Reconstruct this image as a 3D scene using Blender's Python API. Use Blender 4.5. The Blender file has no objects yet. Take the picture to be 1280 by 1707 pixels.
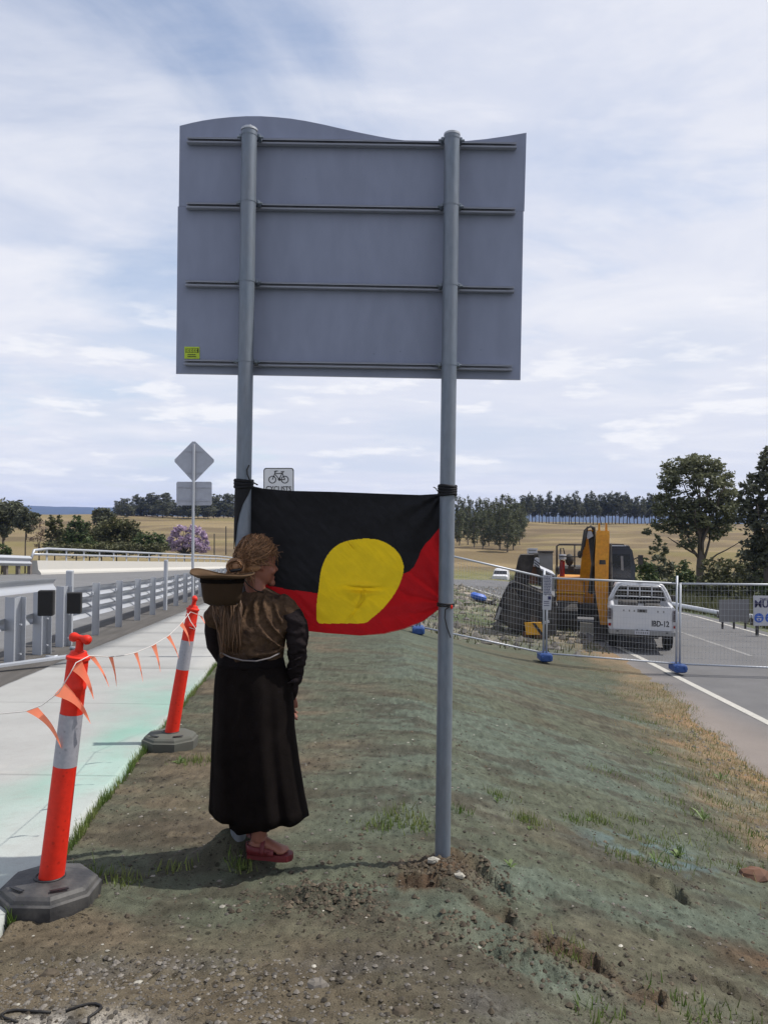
import bpy, bmesh, math, random
import numpy as np
from mathutils import Vector, Matrix, noise as mnoise
R = math.radians
random.seed(7); rng = np.random.default_rng(7)
S = bpy.context.scene
COL = S.collection

# ------------------------------------------------------------------ camera, sky, sun, exposure
H = 1.65; FPX = 1320.0; PITCH = 0.63; ROLL = 0.8
cam_d = bpy.data.cameras.new("camera"); cam = bpy.data.objects.new("camera", cam_d); COL.objects.link(cam)
CM = (Matrix.Rotation(R(90 + PITCH), 3, 'X') @ Matrix.Rotation(R(ROLL), 3, 'Z'))
cam.matrix_world = Matrix.Translation((0, 0, H)) @ CM.to_4x4()
cam_d.sensor_fit = 'VERTICAL'; cam_d.sensor_height = 24; cam_d.lens = 24 * FPX / 1707
cam_d.clip_start = 0.05; cam_d.clip_end = 20000
S.camera = cam

SUN_EL, SUN_AZ = 57.0, 83.0          # azimuth clockwise from +Y (away from the camera)
world = bpy.data.worlds.new("World"); S.world = world; world.use_nodes = True
wt = world.node_tree; wn = wt.nodes; wl = wt.links; wn.clear()
def wnode(t, **k):
    n = wn.new(t)
    for a, b in k.items(): setattr(n, a, b)
    return n
w_out = wnode('ShaderNodeOutputWorld'); w_bg = wnode('ShaderNodeBackground'); w_bg.inputs[1].default_value = 0.13
sky = wnode('ShaderNodeTexSky', sky_type='NISHITA', sun_disc=False, sun_elevation=R(SUN_EL), sun_rotation=R(SUN_AZ),
            air_density=1.0, dust_density=0.6, ozone_density=2.0)
tc = wnode('ShaderNodeTexCoord'); sep = wnode('ShaderNodeSeparateXYZ'); wl.new(tc.outputs['Generated'], sep.inputs[0])
def wmath(op, a, b=None):
    n = wnode('ShaderNodeMath', operation=op)
    for i, v in enumerate((a, b)):
        if v is None: continue
        if isinstance(v, (int, float)): n.inputs[i].default_value = v
        else: wl.new(v, n.inputs[i])
    return n.outputs[0]
zden = wmath('ADD', wmath('MAXIMUM', sep.outputs[2], 0.0), 0.10)
cx_ = wmath('DIVIDE', sep.outputs[0], zden); cy_ = wmath('DIVIDE', sep.outputs[1], zden)
comb = wnode('ShaderNodeCombineXYZ'); wl.new(cx_, comb.inputs[0]); wl.new(cy_, comb.inputs[1])
def wnoise(scale, detail, rough, dist, off, sc=(1, 1, 1), rot=0):
    mp = wnode('ShaderNodeMapping'); mp.inputs['Location'].default_value = off; mp.inputs['Scale'].default_value = sc
    mp.inputs['Rotation'].default_value = (0, 0, rot)
    wl.new(comb.outputs[0], mp.inputs[0])
    n = wnode('ShaderNodeTexNoise'); n.inputs['Scale'].default_value = scale; n.inputs['Detail'].default_value = detail
    n.inputs['Roughness'].default_value = rough; n.inputs['Distortion'].default_value = dist
    wl.new(mp.outputs[0], n.inputs[0]); return n.outputs['Fac']
def wramp(v, a, b):
    n = wnode('ShaderNodeMapRange', interpolation_type='SMOOTHSTEP'); wl.new(v, n.inputs[0])
    n.inputs[1].default_value = a; n.inputs[2].default_value = b; return n.outputs[0]
n_sheet = wnoise(0.85, 7, 0.58, 0.5, (3.1, 1.7, 0))
n_streak = wnoise(1.2, 8, 0.60, 0.5, (7.3, 2.2, 0), (0.8, 1.35, 1), R(35))
n_puff = wnoise(2.3, 6, 0.6, 0.2, (1.3, 9.1, 0), (1.0, 1.3, 1))
veil = wmath('ADD', wmath('MULTIPLY', wramp(n_sheet, 0.34, 0.56), 0.42), wmath('MULTIPLY', wramp(n_streak, 0.40, 0.62), 0.22))
hor = wnode('ShaderNodeMapRange'); wl.new(sep.outputs[2], hor.inputs[0]); hor.inputs[1].default_value = 0.48; hor.inputs[2].default_value = 0.05
hor.inputs[3].default_value = 0.14; hor.inputs[4].default_value = 0.66
east = wmath('MULTIPLY', wramp(sep.outputs[0], -0.25, 0.15), 0.30)
veil = wmath('MINIMUM', wmath('ADD', wmath('ADD', veil, hor.outputs[0]), east), 0.985)
puffm = wmath('MULTIPLY', wramp(n_puff, 0.55, 0.70), 0.45)
cloudcol = wnode('ShaderNodeMixRGB'); cloudcol.inputs[1].default_value = (4.95, 5.15, 5.85, 1); cloudcol.inputs[2].default_value = (5.85, 5.9, 6.25, 1)
wl.new(wmath('MAXIMUM', wmath('MULTIPLY', wramp(n_streak, 0.40, 0.75), 0.8), puffm), cloudcol.inputs[0])
skymix = wnode('ShaderNodeMixRGB'); wl.new(veil, skymix.inputs[0]); wl.new(sky.outputs[0], skymix.inputs[1]); wl.new(cloudcol.outputs[0], skymix.inputs[2])
# small cumulus and grey-blue gaps low in the sky
def dnoise(sx, sz, off, detail=5):
    mp = wnode('ShaderNodeMapping'); mp.inputs['Location'].default_value = off; mp.inputs['Scale'].default_value = (sx, sx, sz); wl.new(tc.outputs['Generated'], mp.inputs[0])
    n = wnode('ShaderNodeTexNoise'); n.inputs['Scale'].default_value = 1; n.inputs['Detail'].default_value = detail; n.inputs['Roughness'].default_value = .55; wl.new(mp.outputs[0], n.inputs[0]); return n.outputs['Fac']
band = wmath('MULTIPLY', wramp(sep.outputs[2], .005, .05), wramp(sep.outputs[2], .34, .14))
gapm = wnode('ShaderNodeMixRGB'); gapm.inputs[2].default_value = (4.1, 4.6, 5.5, 1); wl.new(skymix.outputs[0], gapm.inputs[1])
wl.new(wmath('MULTIPLY', wmath('MULTIPLY', wramp(dnoise(3.2, 17, (2.2, 5.1, .3)), .46, .66), band), .62), gapm.inputs[0])
puffs = wnode('ShaderNodeMixRGB'); puffs.inputs[2].default_value = (6.4, 6.4, 6.55, 1); wl.new(gapm.outputs[0], puffs.inputs[1])
wl.new(wmath('MULTIPLY', wmath('MULTIPLY', wramp(dnoise(8, 34, (4.2, 1.1, .8), 6), .54, .66), band), .75), puffs.inputs[0])
skymix = puffs
wl.new(skymix.outputs[0], w_bg.inputs[0]); wl.new(w_bg.outputs[0], w_out.inputs[0])

sun_d = bpy.data.lights.new("sun", 'SUN'); sun_d.energy = 3.9; sun_d.angle = R(0.6); sun_d.color = (1.0, 0.95, 0.87)
sun = bpy.data.objects.new("sun", sun_d); COL.objects.link(sun)
sdir = Vector((math.sin(R(SUN_AZ)) * math.cos(R(SUN_EL)), math.cos(R(SUN_AZ)) * math.cos(R(SUN_EL)), math.sin(R(SUN_EL))))
sun.rotation_euler = sdir.to_track_quat('Z', 'Y').to_euler(); sun.location = (20, 0, 40)
S.view_settings.view_transform = 'Standard'; S.view_settings.look = 'None'; S.view_settings.gamma = 1
S.view_settings.use_curve_mapping = False; S.view_settings.exposure = 0.25
S.render.engine = 'CYCLES'
S.cycles.max_bounces = 8; S.cycles.diffuse_bounces = 3; S.cycles.transparent_max_bounces = 12; S.cycles.volume_bounces = 1

def ray(px, py):
    return CM @ Vector(((px - 640) / FPX, -(py - 853.5) / FPX, -1))
def P(px, py, Y):
    d = ray(px, py); return Vector((0, 0, H)) + d * (Y / d.y)

# ------------------------------------------------------------------ numpy noise
_perm = rng.random((256, 256)).astype(np.float64)
def vnoise(x, y):
    xi = np.floor(x).astype(int); yi = np.floor(y).astype(int); fx = x - xi; fy = y - yi
    fx = fx * fx * (3 - 2 * fx); fy = fy * fy * (3 - 2 * fy)
    a = _perm[xi & 255, yi & 255]; b = _perm[(xi + 1) & 255, yi & 255]; c = _perm[xi & 255, (yi + 1) & 255]; d = _perm[(xi + 1) & 255, (yi + 1) & 255]
    return (a * (1 - fx) + b * fx) * (1 - fy) + (c * (1 - fx) + d * fx) * fy
def fbm(x, y, o=4, g=0.5):
    s = 0; a = 1; t = 0
    for i in range(o):
        s = s + a * vnoise(x + 17.3 * i, y + 9.1 * i); t += a; a *= g; x = x * 2.03; y = y * 2.03
    return s / t
def sst(a, b, x):
    t = np.clip((x - a) / (b - a), 0, 1); return t * t * (3 - 2 * t)

# ------------------------------------------------------------------ terrain
ZK = ([-80, 2.5, 4.5, 15, 40, 100, 118, 135, 330, 350, 420, 700, 6000], [0.0, 0.0, -0.06, -0.62, -2.0, -5.2, -5.6, -5.5, 1.6, 1.9, 1.8, 0.6, 0.0])
def zc(Y): return (np.interp(Y - 2, *ZK) + np.interp(Y, *ZK) + np.interp(Y + 2, *ZK)) / 3
def zr(Y): return np.interp(Y, [-80, 5, 9, 17, 30, 75, 100, 6000], [-0.95, -1.26, -1.38, -1.60, -1.78, -4.0, -5.4, -5.4])
def xe(Y): return np.interp(Y, [-80, 4, 8.8, 12, 15, 19.5, 6000], [2.6, 3.5, 4.35, 5.0, 5.6, 6.0, 6.0])
def xr(Y): return -1.63 - 0.102 * (Y - 4.1)
def xl(Y): return xr(Y) - 2.12
def smax(a, b, k):
    h = np.clip(0.5 + 0.5 * (a - b) / k, 0, 1); return b * (1 - h) + a * h + k * h * (1 - h)
def base(X, Y):
    X = np.asarray(X, float); Y = np.asarray(Y, float)
    z = zc(Y)
    sup = 0.06 * np.clip(-6 - X, 0, 12) * sst(8, 30, Y) * (1 - sst(80, 118, Y))
    sup = sup * (1 - sst(-18.5, -26, X)) - 2.0 * sst(-18.5, -27, X) * sst(14, 40, Y) * (1 - sst(80, 118, Y))
    bank = z - 0.245 * np.clip(X - 0.35, 0, 14)
    apron = zr(Y) + 0.075 * np.clip(xe(Y) - X, 0, 6) - 0.05 * sst(12.2, 15, X) * 6
    right = smax(bank, apron, 0.18)
    w = sst(0.0, 0.5, X) * (1 - sst(70, 110, Y))
    return z * (1 - w) + right * w + sup
def bz(x, y): return float(base(x, y))
def G(px, py):
    d = ray(px, py); o = Vector((0, 0, H)); t = 0.5
    while t < 3000:
        p = o + d * t
        if p.z <= bz(p.x, p.y):
            lo, hi = t / 1.01 - 0.02, t
            for _ in range(30):
                m = (lo + hi) / 2; p = o + d * m
                if p.z <= bz(p.x, p.y): hi = m
                else: lo = m
            return o + d * hi
        t = t * 1.01 + 0.01
    return o + d * 3000

# ------------------------------------------------------------------ mesh builder
class MB:
    def __init__(self): self.v = []; self.f = []; self.m = []
    def add(self, vs, fs, mi=0):
        b = len(self.v); self.v += [tuple(v) for v in vs]
        for f in fs: self.f.append(tuple(i + b for i in f)); self.m.append(mi)
        return self
    def box(self, c, s, rot=None, mi=0, bev=0.0):
        x, y, z = s[0] / 2, s[1] / 2, s[2] / 2
        if bev <= 0:
            vs = [Vector((i * x, j * y, k * z)) for i in (-1, 1) for j in (-1, 1) for k in (-1, 1)]
            fs = [(0, 1, 3, 2), (4, 6, 7, 5), (0, 4, 5, 1), (2, 3, 7, 6), (0, 2, 6, 4), (1, 5, 7, 3)]
        else:
            b = min(bev, x * .9, y * .9, z * .9); vs = []; fs = []
            ring = lambda xx, yy, zz: [Vector((sx * xx, sy * yy, zz)) for sx, sy in ((-1, -1), (1, -1), (1, 1), (-1, 1))]
            def oct_(xx, yy, zz): return [Vector(p) for p in ((-xx + b, -yy, zz), (xx - b, -yy, zz), (xx, -yy + b, zz), (xx, yy - b, zz), (xx - b, yy, zz), (-xx + b, yy, zz), (-xx, yy - b, zz), (-xx, -yy + b, zz))]
            rs = [oct_(x - b, y - b, -z), oct_(x, y, -z + b), oct_(x, y, z - b), oct_(x - b, y - b, z)]
            for r in rs: vs += r
            for k in range(3):
                for i in range(8): fs.append((k * 8 + i, k * 8 + (i + 1) % 8, (k + 1) * 8 + (i + 1) % 8, (k + 1) * 8 + i))
            fs.append(tuple(range(7, -1, -1))); fs.append(tuple(range(24, 32)))
        M = rot if rot is not None else Matrix.Identity(3)
        c = Vector(c); return self.add([c + M @ v for v in vs], fs, mi)
    def tube(self, pts, rad, n=8, mi=0, cap=True, flat=None):
        pts = [Vector(p) for p in pts]; N = len(pts)
        if isinstance(rad, (int, float, tuple)): rad = [rad] * N
        t0 = (pts[1] - pts[0]).normalized()
        up = Vector((0, 0, 1)) if abs(t0.z) < 0.9 else Vector((0, 1, 0))
        u = (up - t0 * up.dot(t0)).normalized(); vs = []; fs = []
        for i, p in enumerate(pts):
            t = (pts[min(i + 1, N - 1)] - pts[max(i - 1, 0)]).normalized()
            u = (u - t * u.dot(t))
            u = u.normalized() if u.length > 1e-6 else t.orthogonal().normalized()
            w = t.cross(u); r = rad[i]
            ra, rb = (r if isinstance(r, (tuple, list)) else (r, r))
            for k in range(n):
                a = 2 * math.pi * (k + 0.5) / n; vs.append(p + u * (math.cos(a) * ra) + w * (math.sin(a) * rb))
        for i in range(N - 1):
            for k in range(n): fs.append((i * n + k, i * n + (k + 1) % n, (i + 1) * n + (k + 1) % n, (i + 1) * n + k))
        if cap: fs.append(tuple(range(n - 1, -1, -1))); fs.append(tuple(range((N - 1) * n, N * n)))
        return self.add(vs, fs, mi)
    def cyl(self, a, b, r, n=12, mi=0, r2=None): return self.tube([a, b], [r, r if r2 is None else r2], n, mi)
    def loft(self, rings, mi=0, cap=True):
        n = len(rings[0]); vs = [v for r in rings for v in r]; fs = []
        for i in range(len(rings) - 1):
            for k in range(n): fs.append((i * n + k, i * n + (k + 1) % n, (i + 1) * n + (k + 1) % n, (i + 1) * n + k))
        if cap: fs.append(tuple(range(n - 1, -1, -1))); fs.append(tuple(range((len(rings) - 1) * n, len(rings) * n)))
        return self.add(vs, fs, mi)
    def prism(self, poly, axis, a, b, mi=0):
        """poly: list of 2-D points in the two other axes (order x,y,z without axis); extruded a..b along axis"""
        def mk(p, t):
            q = list(p); q.insert(axis, t); return q
        n = len(poly); vs = [mk(p, a) for p in poly] + [mk(p, b) for p in poly]
        fs = [tuple(range(n - 1, -1, -1)), tuple(range(n, 2 * n))] + [(i, (i + 1) % n, n + (i + 1) % n, n + i) for i in range(n)]
        return self.add(vs, fs, mi)
    def ball(self, c, r, n=10, m=6, mi=0):
        c = Vector(c); r = r if isinstance(r, (tuple, list)) else (r, r, r); vs = []; fs = []
        for j in range(m + 1):
            th = math.pi * (j if 0 < j < m else (0.02 if j == 0 else m - 0.02)) / m
            for k in range(n):
                a = 2 * math.pi * k / n; vs.append(c + Vector((r[0] * math.sin(th) * math.cos(a), r[1] * math.sin(th) * math.sin(a), r[2] * math.cos(th))))
        for j in range(m):
            for k in range(n): fs.append((j * n + k, (j + 1) * n + k, (j + 1) * n + (k + 1) % n, j * n + (k + 1) % n))
        fs.append(tuple(range(n))); fs.append(tuple(range((m + 1) * n - 1, m * n - 1, -1)))
        return self.add(vs, fs, mi)
    def build(self, name, mats, parent=None, smooth=None, origin=None):
        me = bpy.data.meshes.new(name)
        off = Vector((0, 0, 0)) if origin is None else Vector(origin)
        me.from_pydata([(v[0] - off.x, v[1] - off.y, v[2] - off.z) for v in self.v], [], self.f)
        mats = mats if isinstance(mats, (list, tuple)) else [mats]
        for m in mats: me.materials.append(m)
        if len(mats) > 1: me.polygons.foreach_set('material_index', self.m)
        bm = bmesh.new(); bm.from_mesh(me); bmesh.ops.recalc_face_normals(bm, faces=bm.faces); bm.to_mesh(me); bm.free()
        if smooth:
            me.polygons.foreach_set('use_smooth', [True] * len(me.polygons))
            if smooth is not True: me.set_sharp_from_angle(angle=R(smooth))
        me.update()
        o = bpy.data.objects.new(name, me); COL.objects.link(o)
        if parent: o.parent = parent
        elif origin is not None: o.location = off
        return o
def tag(o, label=None, cat=None, group=None, kind=None):
    if label: o['label'] = label
    if cat: o['category'] = cat
    if group: o['group'] = group
    if kind: o['kind'] = kind
    return o
def thing(name, label, cat, loc=(0, 0, 0), rz=0, group=None, kind=None):
    o = bpy.data.objects.new(name, None); COL.objects.link(o); o.location = loc; o.rotation_euler = (0, 0, rz); o.empty_display_size = 0.1
    return tag(o, label, cat, group, kind)
def dup(root, loc, rz=None, label=None, sc=None):
    r = root.copy(); COL.objects.link(r); r.location = loc
    if rz is not None: r.rotation_euler = (0, 0, rz)
    if sc is not None: r.scale = sc if isinstance(sc, (tuple, list)) else (sc, sc, sc)
    if label: r['label'] = label
    for ch in list(root.children):
        c = ch.copy(); COL.objects.link(c); c.parent = r
        for g in ch.children:
            d = g.copy(); COL.objects.link(d); d.parent = c
    return r
def quads(name, V, mat, parent=None, kind=None, smooth=False):
    """V: (n,4,3) array of quads"""
    n = len(V); me = bpy.data.meshes.new(name)
    me.vertices.add(4 * n); me.vertices.foreach_set('co', V.reshape(-1).astype(np.float32))
    me.loops.add(4 * n); me.loops.foreach_set('vertex_index', np.arange(4 * n, dtype=np.int32))
    me.polygons.add(n); me.polygons.foreach_set('loop_start', np.arange(0, 4 * n, 4, dtype=np.int32))
    me.update(calc_edges=True); me.materials.append(mat)
    o = bpy.data.objects.new(name, me); COL.objects.link(o)
    if parent: o.parent = parent
    if kind: o['kind'] = kind
    return o
def grid_mesh(name, X, Y, Z, mat, col=None, smooth=True):
    ny, nx = X.shape; me = bpy.data.meshes.new(name)
    co = np.stack([X, Y, Z], -1).reshape(-1, 3).astype(np.float32)
    me.vertices.add(len(co)); me.vertices.foreach_set('co', co.reshape(-1))
    i = np.arange(ny * nx).reshape(ny, nx)
    q = np.stack([i[:-1, :-1], i[:-1, 1:], i[1:, 1:], i[1:, :-1]], -1).reshape(-1, 4).astype(np.int32); n = len(q)
    me.loops.add(4 * n); me.loops.foreach_set('vertex_index', q.reshape(-1))
    me.polygons.add(n); me.polygons.foreach_set('loop_start', np.arange(0, 4 * n, 4, dtype=np.int32))
    if smooth: me.polygons.foreach_set('use_smooth', np.ones(n, dtype=bool))
    me.update(calc_edges=True); me.materials.append(mat)
    if col is not None:
        at = me.color_attributes.new('Col', 'FLOAT_COLOR', 'POINT')
        c4 = np.concatenate([col.reshape(-1, 3), np.ones((len(co), 1))], 1).astype(np.float32); at.data.foreach_set('color', c4.reshape(-1))
    o = bpy.data.objects.new(name, me); COL.objects.link(o); return o

# ------------------------------------------------------------------ materials
def mat(name, col, rough=0.7, metal=0.0, var=0.12, scale=8.0, bump=0.0, bscale=60.0, attr=None, spec=0.4, trans=0.0, island=0.0, col2=None, stretch=None, gain=1.0, coord='Object', fine=None, specks=None):
    m = bpy.data.materials.new(name); m.use_nodes = True; nt = m.node_tree; N = nt.nodes; L = nt.links
    b = N['Principled BSDF']; b.inputs['Roughness'].default_value = rough; b.inputs['Metallic'].default_value = metal
    b.inputs['Specular IOR Level'].default_value = spec
    tcn = N.new('ShaderNodeTexCoord'); src = tcn.outputs[coord]
    if stretch:
        mp = N.new('ShaderNodeMapping'); mp.inputs['Scale'].default_value = stretch; L.new(src, mp.inputs[0]); src = mp.outputs[0]
    nz = N.new('ShaderNodeTexNoise'); nz.inputs['Scale'].default_value = scale; nz.inputs['Detail'].default_value = 6; nz.inputs['Roughness'].default_value = 0.6
    L.new(src, nz.inputs[0])
    if attr:
        a = N.new('ShaderNodeAttribute'); a.attribute_name = attr; base_s = a.outputs['Color']
    else:
        mx = N.new('ShaderNodeMixRGB'); mx.inputs[1].default_value = (*col, 1); mx.inputs[2].default_value = (*(col2 or col), 1)
        mr0 = N.new('ShaderNodeMapRange'); mr0.inputs[1].default_value = 0.38; mr0.inputs[2].default_value = 0.62; L.new(nz.outputs['Fac'], mr0.inputs[0])
        L.new(mr0.outputs[0], mx.inputs[0]); base_s = mx.outputs[0]
    mr = N.new('ShaderNodeMapRange'); mr.inputs[1].default_value = 0.3; mr.inputs[2].default_value = 0.7
    mr.inputs[3].default_value = (1 - var) * gain; mr.inputs[4].default_value = (1 + var) * gain; L.new(nz.outputs['Fac'], mr.inputs[0]); fac = mr.outputs[0]
    if fine:
        n2 = N.new('ShaderNodeTexNoise'); n2.inputs['Scale'].default_value = fine[0]; n2.inputs['Detail'].default_value = 3; L.new(src, n2.inputs[0])
        m2 = N.new('ShaderNodeMapRange'); m2.inputs[1].default_value = 0.3; m2.inputs[2].default_value = 0.7; m2.inputs[3].default_value = 1 - fine[1]; m2.inputs[4].default_value = 1 + fine[1]
        L.new(n2.outputs['Fac'], m2.inputs[0]); mm = N.new('ShaderNodeMath'); mm.operation = 'MULTIPLY'; L.new(fac, mm.inputs[0]); L.new(m2.outputs[0], mm.inputs[1]); fac = mm.outputs[0]
    if island:
        gm = N.new('ShaderNodeNewGeometry'); m3 = N.new('ShaderNodeMapRange'); m3.inputs[3].default_value = 1 - island; m3.inputs[4].default_value = 1 + island
        L.new(gm.outputs['Random Per Island'], m3.inputs[0]); mm = N.new('ShaderNodeMath'); mm.operation = 'MULTIPLY'; L.new(fac, mm.inputs[0]); L.new(m3.outputs[0], mm.inputs[1]); fac = mm.outputs[0]
    for sc_v, lim, dk in (specks or ()):
        vo_ = N.new('ShaderNodeTexVoronoi'); vo_.inputs['Scale'].default_value = sc_v; L.new(tcn.outputs[coord], vo_.inputs[0])
        m4 = N.new('ShaderNodeMapRange'); m4.inputs[1].default_value = lim * .6; m4.inputs[2].default_value = lim; m4.inputs[3].default_value = dk; m4.inputs[4].default_value = 1.0; L.new(vo_.outputs['Distance'], m4.inputs[0])
        mm = N.new('ShaderNodeMath'); mm.operation = 'MULTIPLY'; L.new(fac, mm.inputs[0]); L.new(m4.outputs[0], mm.inputs[1]); fac = mm.outputs[0]
    vm = N.new('ShaderNodeVectorMath'); vm.operation = 'SCALE'; L.new(base_s, vm.inputs[0]); L.new(fac, vm.inputs['Scale']); L.new(vm.outputs[0], b.inputs['Base Color'])
    if bump:
        n3 = N.new('ShaderNodeTexNoise'); n3.inputs['Scale'].default_value = bscale; n3.inputs['Detail'].default_value = 4; L.new(src, n3.inputs[0])
        bp = N.new('ShaderNodeBump'); bp.inputs['Strength'].default_value = bump; bp.inputs['Distance'].default_value = 0.01; L.new(n3.outputs['Fac'], bp.inputs['Height']); L.new(bp.outputs[0], b.inputs['Normal'])
    if trans:
        tr = N.new('ShaderNodeBsdfTranslucent'); L.new(vm.outputs[0], tr.inputs[0]); ms = N.new('ShaderNodeMixShader'); ms.inputs[0].default_value = trans
        L.new(b.outputs[0], ms.inputs[1]); L.new(tr.outputs[0], ms.inputs[2]); L.new(ms.outputs[0], N['Material Output'].inputs['Surface'])
    return m
M = {}
M['soil'] = mat('soil', (0, 0, 0), 0.95, var=0.12, scale=5.0, bump=0.8, bscale=130, attr='Col', spec=0.12, fine=(190, 0.30), stretch=(1, 1.6, 1), specks=((8, .13, .42), (21, .19, .40), (48, .25, .50)))
M['asphalt'] = mat('asphalt', (0, 0, 0), 0.9, var=0.10, scale=1.2, bump=0.4, bscale=120, attr='Col', spec=0.25, fine=(90, 0.14))
M['concrete'] = mat('concrete_path', (0, 0, 0), 0.9, var=0.06, scale=2.2, bump=0.25, bscale=150, attr='Col', spec=0.25, fine=(120, 0.06))
M['barrier'] = mat('barrier_concrete', (.47, .455, .42), 0.9, var=0.08, scale=1.5, col2=(.42, .41, .385))
M['paint'] = mat('road_paint', (.47, .45, .41), 0.8, var=0.2, scale=3, col2=(.34, .33, .30), fine=(30, .15))
M['galv'] = mat('galvanised_steel', (.46, .48, .51), 0.5, 0.4, var=0.14, scale=9, col2=(.38, .40, .44), bump=0.05, bscale=30)
M['galvpost'] = mat('galvanised_post', (.20, .225, .265), 0.45, 0.35, var=0.25, scale=14, col2=(.13, .155, .19), stretch=(1, 1, .25), fine=(60, .08))
M['alu'] = mat('aluminium_sheet', (.215, .24, .325), 0.55, 0.0, var=0.06, scale=1.5, spec=0.35, col2=(.205, .228, .31), fine=(14, .06), stretch=(1, 1, .35), specks=((7, .035, .75),))
M['alurail'] = mat('aluminium_rail', (.27, .285, .34), 0.5, 0.1, var=0.08, scale=6)
M['signback'] = mat('sign_back', (.36, .38, .43), 0.5, 0.15, var=0.08, scale=5)
M['white'] = mat('sign_white', (.66, .67, .69), 0.5, var=0.04, scale=4)
M['black'] = mat('black_print', (.012, .012, .014), 0.5, var=0.1)
M['sticker'] = mat('sticker_yellow', (.40, .52, .03), 0.5, var=0.05)
M['clothblack'] = mat('cloth_black', (.0095, .0095, .012), 0.75, var=0.25, scale=30, bump=0.15, bscale=500, spec=0.25)
M['clothred'] = mat('cloth_red', (.42, .008, .012), 0.75, var=0.08, scale=20, bump=0.15, bscale=500, spec=0.2, trans=0.2)
M['clothyellow'] = mat('cloth_yellow', (.74, .52, .014), 0.75, var=0.05, scale=20, bump=0.15, bscale=500, spec=0.2, trans=0.22)
M['orange'] = mat('bollard_orange', (.64, .021, .007), 0.55, var=0.12, scale=6, spec=0.3, fine=(40, .08), col2=(.56, .022, .010), specks=((24, .20, .72), (55, .16, .8)))
M['band'] = mat('reflective_band', (.33, .33, .37), 0.4, 0.0, var=0.12, scale=10, col2=(.28, .28, .31), fine=(60, .08), specks=((30, .18, .75),))
M['rubber'] = mat('rubber_base', (.034, .034, .037), 0.6, var=0.3, scale=9, col2=(.060, .058, .056), bump=0.2, bscale=60)
M['pennant'] = mat('pennant_orange', (1.0, .30, .17), 0.6, var=0.06, scale=20, trans=0.5)
M['string'] = mat('string_white', (.55, .52, .50), 0.8)
M['cord'] = mat('black_cord', (.012, .011, .011), 0.6)
M['timber'] = mat('timber_blockout', (.012, .012, .013), 0.8, var=0.2)
M['skirt'] = mat('skirt_black', (.0075, .0058, .0055), 0.95, var=0.35, scale=9, bump=0.35, bscale=200, spec=0.05)
M['top'] = mat('top_brown', (.095, .060, .038), 0.95, var=0.35, scale=7, col2=(.032, .021, .016), bump=0.7, bscale=55, spec=0.04, fine=(45, .3))
M['sleeve'] = mat('sleeve_dark', (.017, .0135, .0145), 0.95, var=0.3, scale=14, bump=0.4, bscale=70, spec=0.05)
M['waist'] = mat('waistband_grey', (.0085, .007, .0075), 0.95, var=0.3, scale=20, spec=0.05)
M['skin'] = mat('skin', (.22, .088, .060), 0.55, var=0.1, scale=15, spec=0.35)
M['hair'] = mat('hair', (.23, .12, .058), 0.5, var=0.2, scale=20, island=0.55, spec=0.4)
M['hairdark'] = mat('hair_dark', (.060, .034, .019), 0.6, var=0.2, scale=20, island=0.5)
M['hairlong'] = mat('hair_long', (.095, .052, .028), 0.6, var=0.2, scale=20, island=0.55)
M['hatfeltshade'] = mat('hat_felt_shaded', (.040, .024, .0135), 0.95, var=0.2, scale=10, col2=(.028, .017, .010), bump=0.2, bscale=150, spec=0.15)  # crown felt, darker than the brim to carry its shade in the colour
M['hatbrim'] = mat('hat_brim_felt', (.10, .062, .034), 0.9, var=0.15, scale=10, col2=(.07, .043, .025), spec=.15)
M['sandal'] = mat('sandal_red', (.11, .012, .016), 0.55, var=0.15, scale=20)
M['bark'] = mat('bark', (.13, .105, .085), 0.9, var=0.35, scale=3, col2=(.07, .055, .045))
M['palebark'] = mat('pale_bark', (.26, .225, .19), 0.9, var=0.3, scale=3, col2=(.14, .12, .10))
def leaf(n, c, c2, isl=0.4, tr=0.25): return mat(n, c, 0.6, var=0.3, scale=0.45, col2=c2, island=isl, trans=tr, spec=0.25)
M['leafgum'] = leaf('leaves_gum', (.17, .178, .095), (.12, .128, .075), .45, .35)
M['leafdark'] = leaf('leaves_dark', (.12, .128, .08), (.088, .094, .065), .45, .3)
M['leafgrove'] = leaf('leaves_grove', (.12, .132, .070), (.088, .098, .056), .45, .3)
M['leafbush'] = leaf('leaves_bush', (.075, .105, .036), (.050, .068, .030))
M['leafolive'] = leaf('leaves_olive', (.115, .118, .052), (.078, .080, .042))
M['leafbright'] = leaf('leaves_bright', (.16, .30, .02), (.11, .22, .02))
M['leafdry'] = leaf('leaves_dry', (.20, .14, .10), (.15, .11, .085))
M['jaca'] = leaf('jacaranda_blossom', (.56, .44, .58), (.44, .34, .47), 0.3)
M['grass'] = mat('grass_blades', (.10, .17, .03), 0.6, var=0.3, scale=3, col2=(.14, .16, .05), island=0.4, trans=0.3)
M['darkclod'] = mat('dark_crumbs', (.055, .047, .036), 0.95, var=.3, scale=20, island=.45)
M['worn'] = mat('worn_paint', (.21, .205, .20), .9, var=.25, scale=2)
M['straw'] = mat('straw', (.34, .26, .13), .8, var=.3, scale=8, island=.4, trans=.2)
M['weed'] = mat('weed_leaf', (.10, .16, .045), 0.6, var=0.25, scale=30, col2=(.15, .20, .08), island=0.3, trans=0.3)
M['stone'] = mat('stone', (.16, .145, .125), 0.9, var=0.2, scale=20, island=0.5, col2=(.10, .09, .08))
M['clod'] = mat('dirt_clod', (.075, .060, .042), 0.95, var=0.3, scale=20, island=0.4)
M['pale'] = mat('pale_chip', (.30, .285, .245), 0.9, var=0.2, scale=20, island=0.3)
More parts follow.
